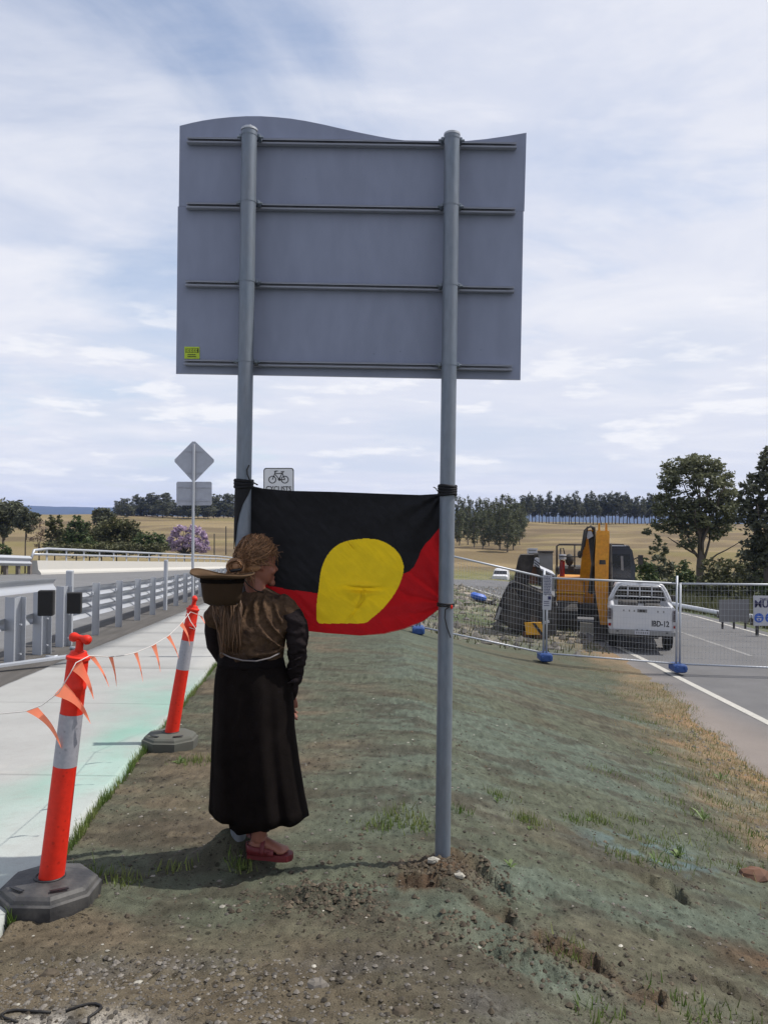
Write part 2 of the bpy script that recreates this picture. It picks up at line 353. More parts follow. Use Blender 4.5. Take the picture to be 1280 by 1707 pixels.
M['exorange'] = mat('machine_orange', (.60, .26, .016), 0.5, var=0.18, scale=2.5, spec=0.35, col2=(.44, .17, .014), fine=(14, .15))
M['exdark'] = mat('machine_dark', (.030, .029, .030), 0.7, var=0.3, scale=4, col2=(.05, .045, .04))
M['cabglass'] = mat('cab_glass', (.012, .016, .024), 0.12, spec=0.6, var=0.1)
M['cabpaint'] = mat('cab_paint', (.022, .028, .040), 0.45, var=0.15)
M['dirtysteel'] = mat('dirty_steel', (.026, .023, .022), 0.85, var=0.4, scale=3, col2=(.048, .042, .037), bump=0.4, bscale=12)
M['rust'] = mat('rusty_steel', (.15, .075, .045), 0.9, var=0.3, scale=5, col2=(.09, .05, .035))
M['greypanel'] = mat('grey_panel', (.26, .26, .255), 0.7, var=0.2, scale=4, col2=(.18, .18, .18))
M['haz_y'] = mat('hazard_yellow', (.56, .28, .012), 0.6, var=0.15, scale=5)
M['utewhite'] = mat('ute_white', (.54, .55, .58), 0.35, var=0.06, scale=3, spec=0.5, col2=(.54, .54, .55))
M['glass'] = mat('dark_glass', (.010, .011, .012), 0.08, spec=0.6, var=0.05)
M['lampred'] = mat('lamp_red', (.22, .012, .012), 0.25, spec=0.6)
M['lampsmoke'] = mat('lamp_smoked', (.10, .08, .09), 0.25, spec=0.6)
M['tyre'] = mat('tyre_rubber', (.016, .016, .016), 0.85, var=0.2)
M['chrome'] = mat('bright_metal', (.55, .56, .58), 0.3, 0.8, var=0.05)
M['bluefoot'] = mat('fence_foot_blue', (.028, .075, .24), 0.55, var=0.15, scale=8)
M['blue'] = mat('blue_paint', (.03, .10, .42), 0.45, var=0.1)
M['signgrey'] = mat('sign_grey', (.17, .17, .175), 0.6, var=0.06)
M['noticewhite'] = mat('notice_white', (.42, .43, .47), 0.6, var=0.06)
M['navy'] = mat('navy_print', (.03, .03, .09), 0.5)
M['timberpost'] = mat('weathered_post', (.14, .12, .11), 0.9, var=0.25)
M['mountain'] = mat('forested_range', (.030, .040, .030), 0.95, var=0.3, scale=.01, coord='Object')
# ------------------------------------------------------------------ ground sheet
def geo(a, b, s0, g):
    out = [a]; s = s0
    while out[-1] < b: out.append(out[-1] + s); s *= g
    return out
ys = list(-np.array(geo(0, 60, 0.5, 1.35)))[::-1][:-1] + list(np.arange(0, 1.8, 0.12)) + geo(1.8, 5600, 0.0095, 1.0125)
xp = geo(3.4, 6500, 0.02, 1.075); xn = geo(2.6, 6500, 0.02, 1.075)
xs = list(-np.array(xn))[::-1] + list(np.arange(-2.59, 3.39, 0.012)) + xp
X, Y = np.meshgrid(np.array(xs), np.array(ys))
PB = P(738, 1416, 3.97); PB.z = 0.0          # foot of the right sign post
def segd(X, Y, pts):
    best = np.full(X.shape, 9.0); side = np.zeros(X.shape)
    for (ax, ay), (bx, by) in zip(pts[:-1], pts[1:]):
        dx, dy = bx - ax, by - ay; L2 = dx * dx + dy * dy
        t = np.clip(((X - ax) * dx + (Y - ay) * dy) / L2, 0, 1)
        d = np.hypot(X - ax - t * dx, Y - ay - t * dy); sgn = np.sign((X - ax) * dy - (Y - ay) * dx)
        side = np.where(d < best, sgn, side); best = np.minimum(best, d)
    return best, side
crack = [(.10, 3.74), (.32, 3.66), (.52, 3.55), (.66, 3.42), (.84, 3.33), (1.00, 3.20), (1.10, 3.12)]
crack2 = [(.40, 3.98), (.52, 3.92), (.60, 3.84)]
crack3 = [(1.45, 4.6), (1.62, 4.45), (1.70, 4.28)]
MORE = [([(.62, 4.05), (.80, 3.98), (.90, 3.90)], 0.0112, 0.0126), ([(.70, 3.82), (.84, 3.77)], 0.0112, 0.0118), ([(1.05, 3.95), (1.22, 3.86), (1.30, 3.74)], 0.0120, 0.0126), ([(1.25, 3.50), (1.42, 3.44), (1.50, 3.34)], 0.0128, 0.0126), ([(.15, 3.30), (.35, 3.25)], 0.0112, 0.0105), ([(-.15, 2.80), (.02, 2.76), (.12, 2.70)], 0.0128, 0.0126), ([(.9, 5.0), (1.15, 4.92)], 0.0128, 0.0126), ([(.4, 5.6), (.7, 5.52)], 0.0144, 0.0126), ([(1.6, 3.2), (1.75, 3.1)], 0.0120, 0.0126), ([(-.9, 3.3), (-.7, 3.27)], 0.0112, 0.0084)]
wob = (fbm(X * 9, Y * 9, 3) - .5) * .10
def groove(pts, w, dep):
    d, s = segd(X + wob, Y + wob * .7, pts)
    return -dep * np.exp(-(d / w) ** 2) + dep * .75 * np.exp(-((d - w * 2.0) / (w * 1.4)) ** 2) * (s < 0), d
near = 1 - sst(9, 22, np.hypot(X, Y))
n1 = fbm(X * 1.3 + 5, Y * 2.6, 4) - .5; n2 = fbm(X * 6 + 9, Y * 9, 4, .55) - .5; n3 = fbm(X * 24, Y * 30, 3, .6) - .5
rough = sst(.42, .62, fbm(X * 1.1 + 31, Y * 1.6 + 4, 3))           # broken, cloddy patches
n4 = fbm(X * 3.2 + 60, Y * 8.5, 3) - .5
det = near * (n1 * .055 + n2 * (.010 + .034 * rough) + n3 * (.006 + .024 * rough) + n4 * .014 + (fbm(X * 62, Y * 62, 2) - .5) * .011 * (1 - sst(5, 9, Y)))
for pts, w, dep in ((crack, .018, .040), (crack2, .020, .035), (crack3, .02, .03), *MORE):
    g, d = groove(pts, w, dep); det = det + g * near * (.35 + 1.3 * sst(.38, .58, fbm(X * 5 + 3, Y * 5 + 8, 3)))
    if pts is crack: dcr = d
mound = np.exp(-(((X - PB.x) / .20) ** 2 + ((Y - PB.y + .05) / .15) ** 2))
det = det + mound * (.045 + .06 * n2)
pxl = P(407, 780, 3.98).x
moundL = np.exp(-(((X - pxl + .03) / .14) ** 2 + ((Y - 3.99) / .09) ** 2)); det = det + moundL * (.17 + .05 * n2)
diggings = np.exp(-(((X + .22) / .16) ** 2 + ((Y - 3.58) / .13) ** 2))
det = det + diggings * (.02 + .16 * n2 + .10 * n3)
dig2 = np.exp(-(((X - .55) / .30) ** 2 + ((Y - 3.22) / .16) ** 2)); det = det + dig2 * (.14 * n2 + .08 * n3)
wild = sst(19, 30, Y) * (1 - sst(95, 140, Y)) * sst(-.5, 1.2, X)
det = det + wild * ((fbm(X * .8, Y * .8, 4) - .5) * .55) * (X < 5.8)
det = det + sst(100, 140, Y) * (1 - sst(700, 900, Y)) * (fbm(X * .025, Y * .03, 4) - .5) * 2.6
Z0 = base(X, Y)
inpath = sst(-.03, .02, xr(Y) - X) * sst(-.03, .03, X - xl(Y)) * (Y < 72)
edge_n = (fbm(X * 2, Y * 2.2 + 40, 4) - .5) * .9
inroad = sst(-.1, .25, X - xe(Y) - edge_n * .7) * sst(0, .2, 12.3 - X) * (Y < 95)
inleft = sst(0.0, .12, xl(Y) - X) * sst(0, .3, X + 17.5) * (Y < 118)
Z = Z0 + det * (1 - inpath) * (1 - inroad) * (1 - inleft) - .07 * inpath - .05 * inroad - .09 * inleft
# colour of the earth, plus shade painted into the main crack
def C(*c): return np.array(c)[None, None, :]
def mixc(a, b, t): return a * (1 - t[..., None]) + b * t[..., None]
brown = C(.168, .136, .094); grey = C(.122, .132, .094); seed = C(.134, .162, .128); clay = C(.30, .185, .098); dark = C(.075, .064, .048)
f1 = fbm(X * .9 + 3, Y * 1.9 + 8, 5); f2 = fbm(X * 3.1 + 13, Y * 6.5, 4); f3 = fbm(X * .55 + 40, Y * 1.2 + 7, 4)
col = mixc(np.broadcast_to(brown, X.shape + (3,)), grey, sst(.24, .50, f1 + .34 * sst(-1.1, .5, X) - .08))
col = mixc(col, seed, sst(.44, .62, f3 + .10 * (f2 - .5)) * .85 * sst(-.6, .5, X) * (1 - sst(12, 22, Y)))
col = mixc(col, seed * 1.12, sst(.60, .70, fbm(X * 1.6 + 70, Y * 4.1, 4)) * .6 * sst(-.3, .6, X) * (1 - sst(12, 20, Y)))
col = mixc(col, brown * .92, sst(.52, .66, fbm(X * .8 + 90, Y * 1.3 + .5 * X, 4)) * .42)
col = mixc(col, dark, sst(.54, .64, f2) * .6 * near)
clayp = sst(.42, .60, fbm(X * 1.8 + 8, Y * 2.2 + 5, 4))
col = mixc(col, clay * C(.92, .98, 1.08), sst(1.5, .15, xe(Y) - X + edge_n * 1.7) * (.5 + .45 * clayp) * (Y < 24) * sst(3.5, 6.5, Y) * (X > 1))
col = mixc(col, brown, np.exp(-((Y - 2.75) / .42) ** 2) * sst(.9, -.6, X) * .8)
grav = sst(.44, .58, fbm(X * 2.3 + 21, Y * 2.9, 3) + .16 * sst(.2, -1.0, X) * sst(3.1, 2.5, Y) - .10) * sst(3.15, 2.75, Y) * sst(.9, -.1, X)
grain = fbm(X * 60, Y * 60, 2)
col = mixc(col, C(.135, .132, .132) * (.45 + 1.1 * grain[..., None]), grav * .85)
dust = np.exp(-(((X + .98) / .34) ** 2 + ((Y - 2.55) / .13) ** 2) ** 1.6) * sst(.35, .55, fbm(X * 9, Y * 9, 3) + .1)
col = mixc(col, C(.50, .46, .40), np.clip(dust * 1.1, 0, .9))
red = C(.135, .078, .048)
col = mixc(col, red, np.clip(np.exp(-(dcr / .045) ** 2) * .9 * sst(.34, .56, fbm(X * 6 + 13, Y * 6 + 2, 3)) + mound * .9, 0, .85) * near)
col = mixc(col, red, np.exp(-(((X - 1.85) / .25) ** 2 + ((Y - 3.75) / .16) ** 2)) * .8)
col = mixc(col, dark, np.exp(-(dcr / .022) ** 2) * .55)  # dark core paints the shade under the crack lip into the soil
col = mixc(col, C(.16, .25, .27), sst(.55, .66, fbm(X * 7, Y * 9, 3)) * np.exp(-(((X - 1.75) / .38) ** 2 + ((Y - 5.1) / .3) ** 2)) * .8)
# middle distance: scrubby green and pale rubble, then dry grass hill
mg = fbm(X * .22 + 4, Y * .35, 4); mh = fbm(X * 1.4, Y * 2.2 + 3, 3)
mid = mixc(np.broadcast_to(C(.085, .105, .055), X.shape + (3,)), C(.30, .26, .21), sst(.44, .60, mg * .6 + mh * .4))
mid = mixc(mid, C(.07, .06, .05), sst(.56, .66, mh) * .7)
col = mixc(col, mid, sst(18.5, 24, Y + edge_n * 3) * np.clip(sst(-1, 3, X) + sst(40, 60, Y), 0, 1))
fh = fbm(X * .02, Y * .05 + 9, 5); dry = mixc(np.broadcast_to(C(.235, .185, .095), X.shape + (3,)), C(.18, .135, .075), sst(.42, .6, fh))
dry = mixc(dry, C(.20, .17, .065), sst(.5, .62, fbm(X * .015 + 8, Y * .03, 4)) * .6)
dry = mixc(dry, C(.29, .22, .12), sst(.50, .60, fbm(X * .014 + 3, Y * .10 + 2, 4)) * .75)
dry = mixc(dry, C(.135, .10, .062), sst(.50, .62, fbm(X * .05 + 3, Y * .07 + 2, 4)) * .7)
col = mixc(col, dry, sst(75, 120, Y + (fh - .5) * 60))
col = mixc(col, C(.17, .17, .055), sst(70, 85, Y) * (1 - sst(110, 140, Y)) * .6)
col = mixc(col, C(.08, .09, .045), (1 - sst(26, 60, np.abs(X - 22))) * sst(30, 40, Y) * (1 - sst(85, 110, Y)) * (X > 13.5))
col = mixc(col, C(.05, .06, .04), sst(600, 1200, Y))
spk = fbm(X * 40 + 3, Y * 62, 3); spk2 = fbm(X * 14 + 9, Y * 30, 3)
col = col * (1 + ((spk - .5) * .8 + (spk2 - .5) * .55) * (1 - sst(10, 22, Y)))[..., None]
shz = sst(1.3, .2, xe(Y) - X + edge_n * 1.2) * (X > 1)
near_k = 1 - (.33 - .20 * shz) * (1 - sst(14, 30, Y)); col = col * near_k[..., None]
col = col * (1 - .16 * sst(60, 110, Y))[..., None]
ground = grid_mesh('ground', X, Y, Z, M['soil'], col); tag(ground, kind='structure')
gx, gy = np.array(xs), np.array(ys)
def GZ(x, y):
    i = min(max(int(np.searchsorted(gx, x)) - 1, 0), len(gx) - 2); j = min(max(int(np.searchsorted(gy, y)) - 1, 0), len(gy) - 2)
    u = (x - gx[i]) / (gx[i + 1] - gx[i]); v = (y - gy[j]) / (gy[j + 1] - gy[j])
    return float((Z[j, i] * (1 - u) + Z[j, i + 1] * u) * (1 - v) + (Z[j + 1, i] * (1 - u) + Z[j + 1, i + 1] * u) * v)

# far range
def mountain_range():
    xs_ = np.linspace(-5200, 5200, 260); t = np.linspace(0, 1, 14)
    XX, TT = np.meshgrid(xs_, t); top = 66 + 10 * (fbm(xs_ * .0016 + 3, xs_ * 0, 4) - .5) * 2 + 7 * (fbm(xs_ * .012, xs_ * 0 + 3, 3) - .5)
    YY = 4300 + TT * 900; ZZ = -3 + top[None, :] * (1 - (1 - TT) ** 2.2) + (fbm(XX * .01, TT * 9, 4) - .5) * 8 * TT * (1 - TT) * 4
    o = grid_mesh('mountain_range', XX, YY, ZZ, M['mountain']); tag(o, kind='structure')
mountain_range()

# ------------------------------------------------------------------ concrete footpath, slab by slab
path = thing('footpath', None, None, kind='structure')
sl0 = -5.0; k = 0
while sl0 < 70:
    L_ = 2.55 if k % 2 else 2.6; y0, y1 = sl0 + .003, sl0 + L_ - .003
    ny = max(3, int((y1 - y0) / (.03 if 2 < y1 < 12 else .4))); nx = 70 if 2 < y1 < 12 else 8
    tt, uu = np.meshgrid(np.linspace(0, 1, nx), np.linspace(y0, y1, ny))
    ex = np.where(tt == 0, (fbm(uu * 3, uu * 0 + 4, 3) - .5) * .05, 0)
    XX = xl(uu) + (xr(uu) - xl(uu)) * tt + ex; ZZ = zc(uu) + .035 + 0 * XX
    c = np.broadcast_to(C(.315, .315, .305), XX.shape + (3,)) * (1 + .10 * (fbm(XX * 2.2, uu * 3.3, 4) - .5))[..., None]
    e = sst(.60, 1.0, tt + (fbm(XX * 1.1 + 3, uu * .8 + 9, 4) - .5) * .55)
    c = mixc(c, C(.19, .35, .285), e * .95 * sst(.36, .56, fbm(XX * .9, uu * .55 + 31, 4)) * sst(11, 7, uu))
    c = mixc(c, C(.40, .44, .42), sst(.48, .62, fbm(XX * .7 + 50, uu * .6, 4)) * .5 * sst(9, 5, uu))
    c = mixc(c, C(.27, .255, .235), sst(.66, .74, fbm(XX * 30, uu * 30, 2)) * .22)
    c = mixc(c, C(.36, .35, .33), np.exp(-(((XX + 2.55) / .16) ** 2 + ((uu - 5.45) / .16) ** 2)) * .8 * sst(.4, .6, fbm(XX * 14, uu * 14, 3)))
    # closed slab: top + skirt
    o = grid_mesh('slab', XX, uu, ZZ, M['concrete'], c, smooth=False)
    bm = bmesh.new(); bm.from_mesh(o.data); be = [ed for ed in bm.edges if ed.is_boundary]
    ret = bmesh.ops.extrude_edge_only(bm, edges=be)
    for v in [g for g in ret['geom'] if isinstance(g, bmesh.types.BMVert)]: v.co.z -= .10
    bmesh.ops.recalc_face_normals(bm, faces=bm.faces)
    bm.to_mesh(o.data); bm.free(); o.parent = path
    sl0 += L_; k += 1

# ------------------------------------------------------------------ roads
yy = np.array(geo(-10, 118, .5, 1.015)); tt = np.linspace(0, 1, 70) ** 1.6
TT, UU = np.meshgrid(tt, yy); XX = (xl(UU) - .012) + (-17.6 - xl(UU)) * TT
ZZ = base(XX, UU) + .012
c = np.broadcast_to(C(.145, .145, .148), XX.shape + (3,)) * (1 + .12 * (fbm(XX * .8, UU * .3, 4) - .5))[..., None]
gs = sst(1.55, 1.2, xl(UU) - XX + .2 * (fbm(XX * 3, UU * 3, 3) - .5))
c = mixc(c, C(.085, .079, .073) * (.65 + .7 * fbm(XX * 25, UU * 25, 2))[..., None], gs)
tag(grid_mesh('bridge_road', XX, UU, ZZ, M['asphalt'], c), kind='structure')
yy = np.array(geo(1.0, 92, .12, 1.012)); tt = np.linspace(0, 1, 90) ** 1.3
TT, UU = np.meshgrid(tt, yy); XX = (xe(UU) - .9) + (12.15 - (xe(UU) - .9)) * TT
ZZ = zr(UU) + .006 + 0 * XX
c = np.broadcast_to(C(.128, .126, .128), XX.shape + (3,)) * (1 + .16 * (fbm(XX * .9, UU * .25, 4) - .5))[..., None]
c = mixc(c, C(.205, .175, .155), sst(6.4, 5.2, XX + .5 * (fbm(XX, UU * .8, 3) - .5)) * .85)
c = mixc(c, C(.10, .10, .105), sst(.6, .7, fbm(XX * .35 + 3, UU * .5, 3)) * .45)
tag(grid_mesh('road', XX, UU, ZZ, M['asphalt'], c), kind='structure')
def stripe(name, xc, w, y0, y1, dash=None):
    mb = MB(); y = y0
    while y < y1:
        e = min(y + (dash[0] if dash else .8), y1); n = max(1, int((e - y) / .8)) if dash else 1
        for i in range(n):
            a, b = y + (e - y) * i / n, y + (e - y) * (i + 1) / n; x0a, x0b = (xc(a), xc(b)) if callable(xc) else (xc, xc)
            za, zb = float(zr(a)) + .011, float(zr(b)) + .011
            mb.add([(x0a - w / 2, a, za), (x0a + w / 2, a, za), (x0b + w / 2, b, zb), (x0b - w / 2, b, zb)], [(0, 1, 2, 3)])
        y = e + (dash[1] if dash else 0)
    tag(mb.build(name, M['worn' if 'centre' in name else 'paint']), kind='structure')
ELX = lambda y: float(np.interp(y, [8, 13, 18, 40], [5.95, 6.15, 6.32, 6.4]))
stripe('road_edge_line', ELX, .15, 7.5, 60)
stripe('road_centre_line', 9.3, .12, 20, 60)
stripe('road_edge_line', 11.7, .12, 12, 60)

# ------------------------------------------------------------------ loose stuff lying on the ground
def blobs(name, n, pick, smin, smax, material, flat=.6):
    V = []; 
    mb = MB(); base_v = [(1, 0, 0), (.3, .95, 0), (-.8, .6, 0), (-.85, -.5, 0), (.2, -1, 0), (0.1, 0, 1), (0, .1, -1)]
    F = [(0, 1, 5), (1, 2, 5), (2, 3, 5), (3, 4, 5), (4, 0, 5), (1, 0, 6), (2, 1, 6), (3, 2, 6), (4, 3, 6), (0, 4, 6)]
    for _ in range(n):
        x, y = pick(); s = smin + (smax - smin) * random.random() ** 3; z = GZ(x, y); a = random.random() * 6.28; ca, sa = math.cos(a), math.sin(a)
        vs = []
        for v in base_v:
            q = [c_ * s * random.uniform(.7, 1.3) for c_ in v]; vs.append((x + q[0] * ca - q[1] * sa, y + q[0] * sa + q[1] * ca, z + q[2] * flat + s * .15))
        mb.add(vs, F)
    return tag(mb.build(name, material), kind='stuff')
def pick_verge():
    while True:
        y = 2.2 + 7 * random.random() ** 1.7; x = random.uniform(-.75, .62) * y + random.uniform(-.3, .3)
        if x > xr(y) + .03 and x < xe(y) - .1: return x, y
def pick_clod():
    while True:
        x, y = random.choice([(random.gauss(-.22, .13), random.gauss(3.58, .10)), (random.gauss(.55, .3), random.gauss(3.25, .14)), (random.gauss(PB.x, .17), random.gauss(PB.y - .08, .09)), pick_verge(), pick_verge()])
        if x > xr(y) + .05: return x, y
def pick_grav():
    while True:
        y = random.uniform(2.25, 3.05); x = random.uniform(-1.35, .35)
        if x > xr(y) and random.random() < (1.2 - (x + 1.35) * .6): return x, y
def pick_shoulder():
    y = random.uniform(4, 13); return float(xe(y)) + random.gauss(-.25, .35), y
def pick_strip():
    y = random.uniform(7, 14); return float(xl(y)) - random.uniform(.02, 1.3), y
blobs('gravel', 2600, pick_grav, .003, .013, M['stone'], .6)
blobs('gravel', 1700, pick_verge, .003, .014, M['stone'], .6)
blobs('dirt', 3600, pick_clod, .003, .017, M['clod'], .75)
blobs('dirt', 5200, pick_verge, .0025, .014, M['darkclod'], .55)
blobs('litter', 260, pick_verge, .003, .014, M['pale'], .4)
blobs('gravel', 900, pick_shoulder, .006, .03, M['stone'], .6)
mbt = MB()
for _ in range(320):                                     # twigs and straw
    x, y = pick_verge(); a = random.random() * 6.28; l = random.uniform(.015, .06); z = GZ(x, y) + .006
    mbt.tube([(x, y, z), (x + math.cos(a) * l, y + math.sin(a) * l, GZ(x + math.cos(a) * l, y + math.sin(a) * l) + .008)], .0016, 3)
tag(mbt.build('twig_litter', M['clod']), kind='stuff')
# rocks one can point at
def rock(px, py, s, label, m='stone'):
    p = G(px, py); mb = MB(); vs = []; n = 7
    rs = []
    for j, (zz, rr) in enumerate(((-.3, .8), (.1, 1.0), (.5, .8), (.75, .4))):
        rs.append([Vector((p.x + math.cos(6.283 * k / n) * s * rr * random.uniform(.8, 1.2) * 1.3, p.y + math.sin(6.283 * k / n) * s * rr * random.uniform(.8, 1.2), GZ(p.x, p.y) + zz * s * random.uniform(.8, 1.15))) for k in range(n)])
    mb.loft(rs); o = mb.build('rock', M[m], origin=p); tag(o, label, 'rock', 'loose rocks and clods on the bare earth'); return o
rock(528, 1643, .030, 'grey angular stone half sunk in the foreground soil', 'stone')
rock(84, 1622, .028, 'dark clod on the gravel above the pale dust patch', 'clod')
rock(668, 1690, .025, 'dark clod at the bottom edge below the crumbling diggings', 'clod')
rock(160, 1336, .01, 'tiny pale stone beside the grassy path edge', 'pale')
rock(722, 1452, .026, 'whitish lump of concrete in the dirt at the sign post foot', 'pale')
rock(765, 1467, .022, 'smaller whitish concrete lump just right of the post foot', 'pale')
rock(1255, 1462, .08, 'large dark red clod at the right edge of the verge', 'rust')
rock(1180, 1250, .02, 'grey stone on the sandy road shoulder', 'stone')

# grass along the path edge
def blades(n, pick, hmin, hmax, w=.003):
    V = np.zeros((n, 4, 3))
    for i in range(n):
        x, y = pick(); z = GZ(x, y) - .004; h = random.uniform(hmin, hmax); a = random.random() * 6.28; b = random.random() * 6.28; t = random.uniform(.1, .6) * h
        dx, dy = math.cos(a) * w, math.sin(a) * w; ex_, ey_ = math.cos(b) * t, math.sin(b) * t
        V[i] = [(x - dx, y - dy, z), (x + dx, y + dy, z), (x + ex_ + dx * .2, y + ey_ + dy * .2, z + h), (x + ex_ - dx * .2, y + ey_ - dy * .2, z + h)]
    return V
def pick_edge():
    while True:
        y = 3.3 + random.random() ** 1.3 * 8
        if random.random() < .35 + .65 * (float(fbm(np.array(y * 1.7), np.array(2.0), 3)) > .45): return float(xr(y)) + random.uniform(.005, .05), y
quads('grass', blades(2600, pick_edge, .02, .085), M['grass'], kind='stuff')
def pick_tuft():
    c = random.choice(tufts); return c[0] + random.gauss(0, c[2]), c[1] + random.gauss(0, c[2] * .8)
tufts = []
for (px, py, s) in ((1200, 1300, .10), (1160, 1360, .10), (1130, 1340, .12), (1120, 1420, .13), (1105, 1440, .1), (1250, 1390, .1), (1040, 1430, .07), (830, 1330, .05), (880, 1370, .06), (955, 1365, .05), (1000, 1370, .05), (990, 1360, .05),
    (320, 1275, .08), (340, 1270, .06), (160, 1460, .06), (210, 1470, .05), (290, 1450, .05), (400, 1450, .03), (1010, 1290, .1), (1085, 1250, .12), (1060, 1160, .2), (1010, 1120, .25), (960, 1100, .3), (1200, 1700, .1), (1150, 1690, .1), (1000, 1690, .06), (950, 1590, .05), (650, 1370, .06), (690, 1372, .05), (1090, 1205, .12), (1240, 1450, .08), (1130, 1290, .15), (1150, 1270, .12), (1060, 1200, .15), (1030, 1160, .2), (1180, 1330, .12), (1210, 1340, .1), (1100, 1300, .12), (1140, 1400, .12), (1080, 1400, .1), (1220, 1400, .12), (640, 1380, .08), (670, 1360, .06), (700, 1385, .06), (880, 1365, .05), (1050, 1365, .06), (760, 1350, .05)):
    p = G(px, py); tufts.append((p.x, p.y, s))
quads('grass', blades(3000, pick_tuft, .015, .065, .0035), M['grass'], kind='stuff')
def pick_straw():
    y = 4 + 12 * random.random() ** 1.2; return float(xe(y)) - abs(random.gauss(.35, .45)) + .15, y
quads('straw', blades(5200, pick_straw, .015, .07, .004), M['straw'], kind='stuff')
quads('shoulder_grass', blades(2200, pick_straw, .02, .08, .004), M['grass'], kind='stuff')
def pick_mid():
    y = random.uniform(19, 60); return random.uniform(.5, 5.2) * (.6 + y / 40), y
def blades2(n): return blades(n, pick_mid, .04, .20, .02)
quads('scrub_grass', blades2(3800), M['leafolive'], kind='stuff')
blobs('rubble', 800, pick_mid, .04, .22, M['stone'], .7)
def pick_right():
    y = random.uniform(22, 80); return random.uniform(12.6, 16) + max(0, random.gauss(0, 6)), y
quads('roadside_grass', blades(9000, pick_right, .25, .8, .04), M['leafolive'], kind='stuff')
# weeds
def weed(px, py, s, label, kind=0):
    p = G(px, py); p.z = GZ(p.x, p.y) - .004; n = random.randint(6, 11); V = []
    for i in range(n):
        a = 6.283 * i / n + random.uniform(-.3, .3); el = random.uniform(.35, 1.15); l = s * random.uniform(.7, 1.2); w = l * (.16 if kind == 0 else .07)
        d = Vector((math.cos(a) * math.cos(el), math.sin(a) * math.cos(el), math.sin(el))); sd = Vector((-math.sin(a), math.cos(a), 0)) * w
        m_ = d * l * .55 + Vector((0, 0, l * .05)); t = d * l - Vector((0, 0, l * .15))
        V.append([(0, 0, 0), tuple(m_ + sd), tuple(t), tuple(m_ - sd)])
    o = quads('weed', np.array(V), M['weed']); o.location = p; tag(o, label, 'weed', 'weeds sprouting from the bare verge')
weed(850, 1447, .07, 'broad leafed seedling in the cracked soil right of the post foot')
weed(828, 1338, .045, 'small green weed on the slope above the broad leafed seedling')
weed(882, 1378, .04, 'low weed on the slope midway to the shoulder')
weed(982, 1366, .04, 'small pale weed on the open slope near the shoulder grass')
weed(125, 1473, .06, 'broad leafed weed by the foot of the nearer bollard')
weed(405, 1452, .035, 'tiny weed below the red sandal')
weed(1092, 1440, .11, 'tall grassy weed low on the slope near the right edge', 1)
weed(1172, 1368, .13, 'spiky grassy weed beside the blue shreds', 1)
weed(1086, 1258, .12, 'grassy weed on the sandy shoulder halfway to the fence', 1)
weed(1130, 1425, .08, 'bushy weed right of the tall grassy one', 0)
weed(1200, 1302, .14, 'leafy tuft at the broken asphalt edge', 1)
weed(300, 1275, .06, 'small leafy weed behind the further bollard base')
# ------------------------------------------------------------------ sign board and posts
YP = 3.98; YB = 4.085
sign = thing('sign_board', 'back of a large grey sign board with wavy top on two galvanised posts', 'sign', (PB.x, PB.y, 0)); SO = sign.location
pl = P(407, 780, YP); post_x = {0: pl.x, 1: PB.x}
for i, ytop in ((0, 214), (1, 222)):
    px = post_x[i]; zt = P(412 if i == 0 else 759, ytop, YP).z
    mb = MB(); mb.tube([(px, YP, -.35), (px, YP, zt - .012)], .0385, 28)
    po = mb.build('post', M['galvpost'], sign, smooth=50, origin=SO)
    mb = MB(); mb.tube([(px, YP, zt - .014), (px, YP, zt - .004), (px, YP, zt), (px, YP, zt + .006)], [.0415, .0415, .036, .015], 28)
    if i == 0: mb.cyl((px + .004, YP, zt), (px + .004, YP, zt + .02), .004, 6)
    mb.build('post_cap', M['galv'], po, smooth=40, origin=SO)
wave = [(300, 210), (320, 205), (340, 201), (360, 198), (385, 195.5), (410, 194), (435, 194), (460, 195.5), (485, 198), (510, 202), (540, 208), (570, 215), (600, 221.5), (630, 227.5), (655, 232), (680, 235), (705, 236.3), (730, 236.6), (755, 236.3), (780, 235), (810, 232), (845, 227), (877, 221.5)]
def xz(px, py, Y=YB): p = P(px, py, Y); return (p.x, p.z)
up = [xz(*w) for w in wave] + [xz(873.5, 352.3), xz(298.6, 343.9)]
mb = MB(); mb.prism(up, 1, YB - .002, YB + .002); mb.build('panel', M['alu'], sign, origin=SO)
lo = [xz(297, 344.3), xz(872, 352.8), xz(867, 633.5), xz(294, 623)]
mb = MB(); mb.prism(lo, 1, YB - .002, YB + .002); mb.build('panel', M['alu'], sign, origin=SO)
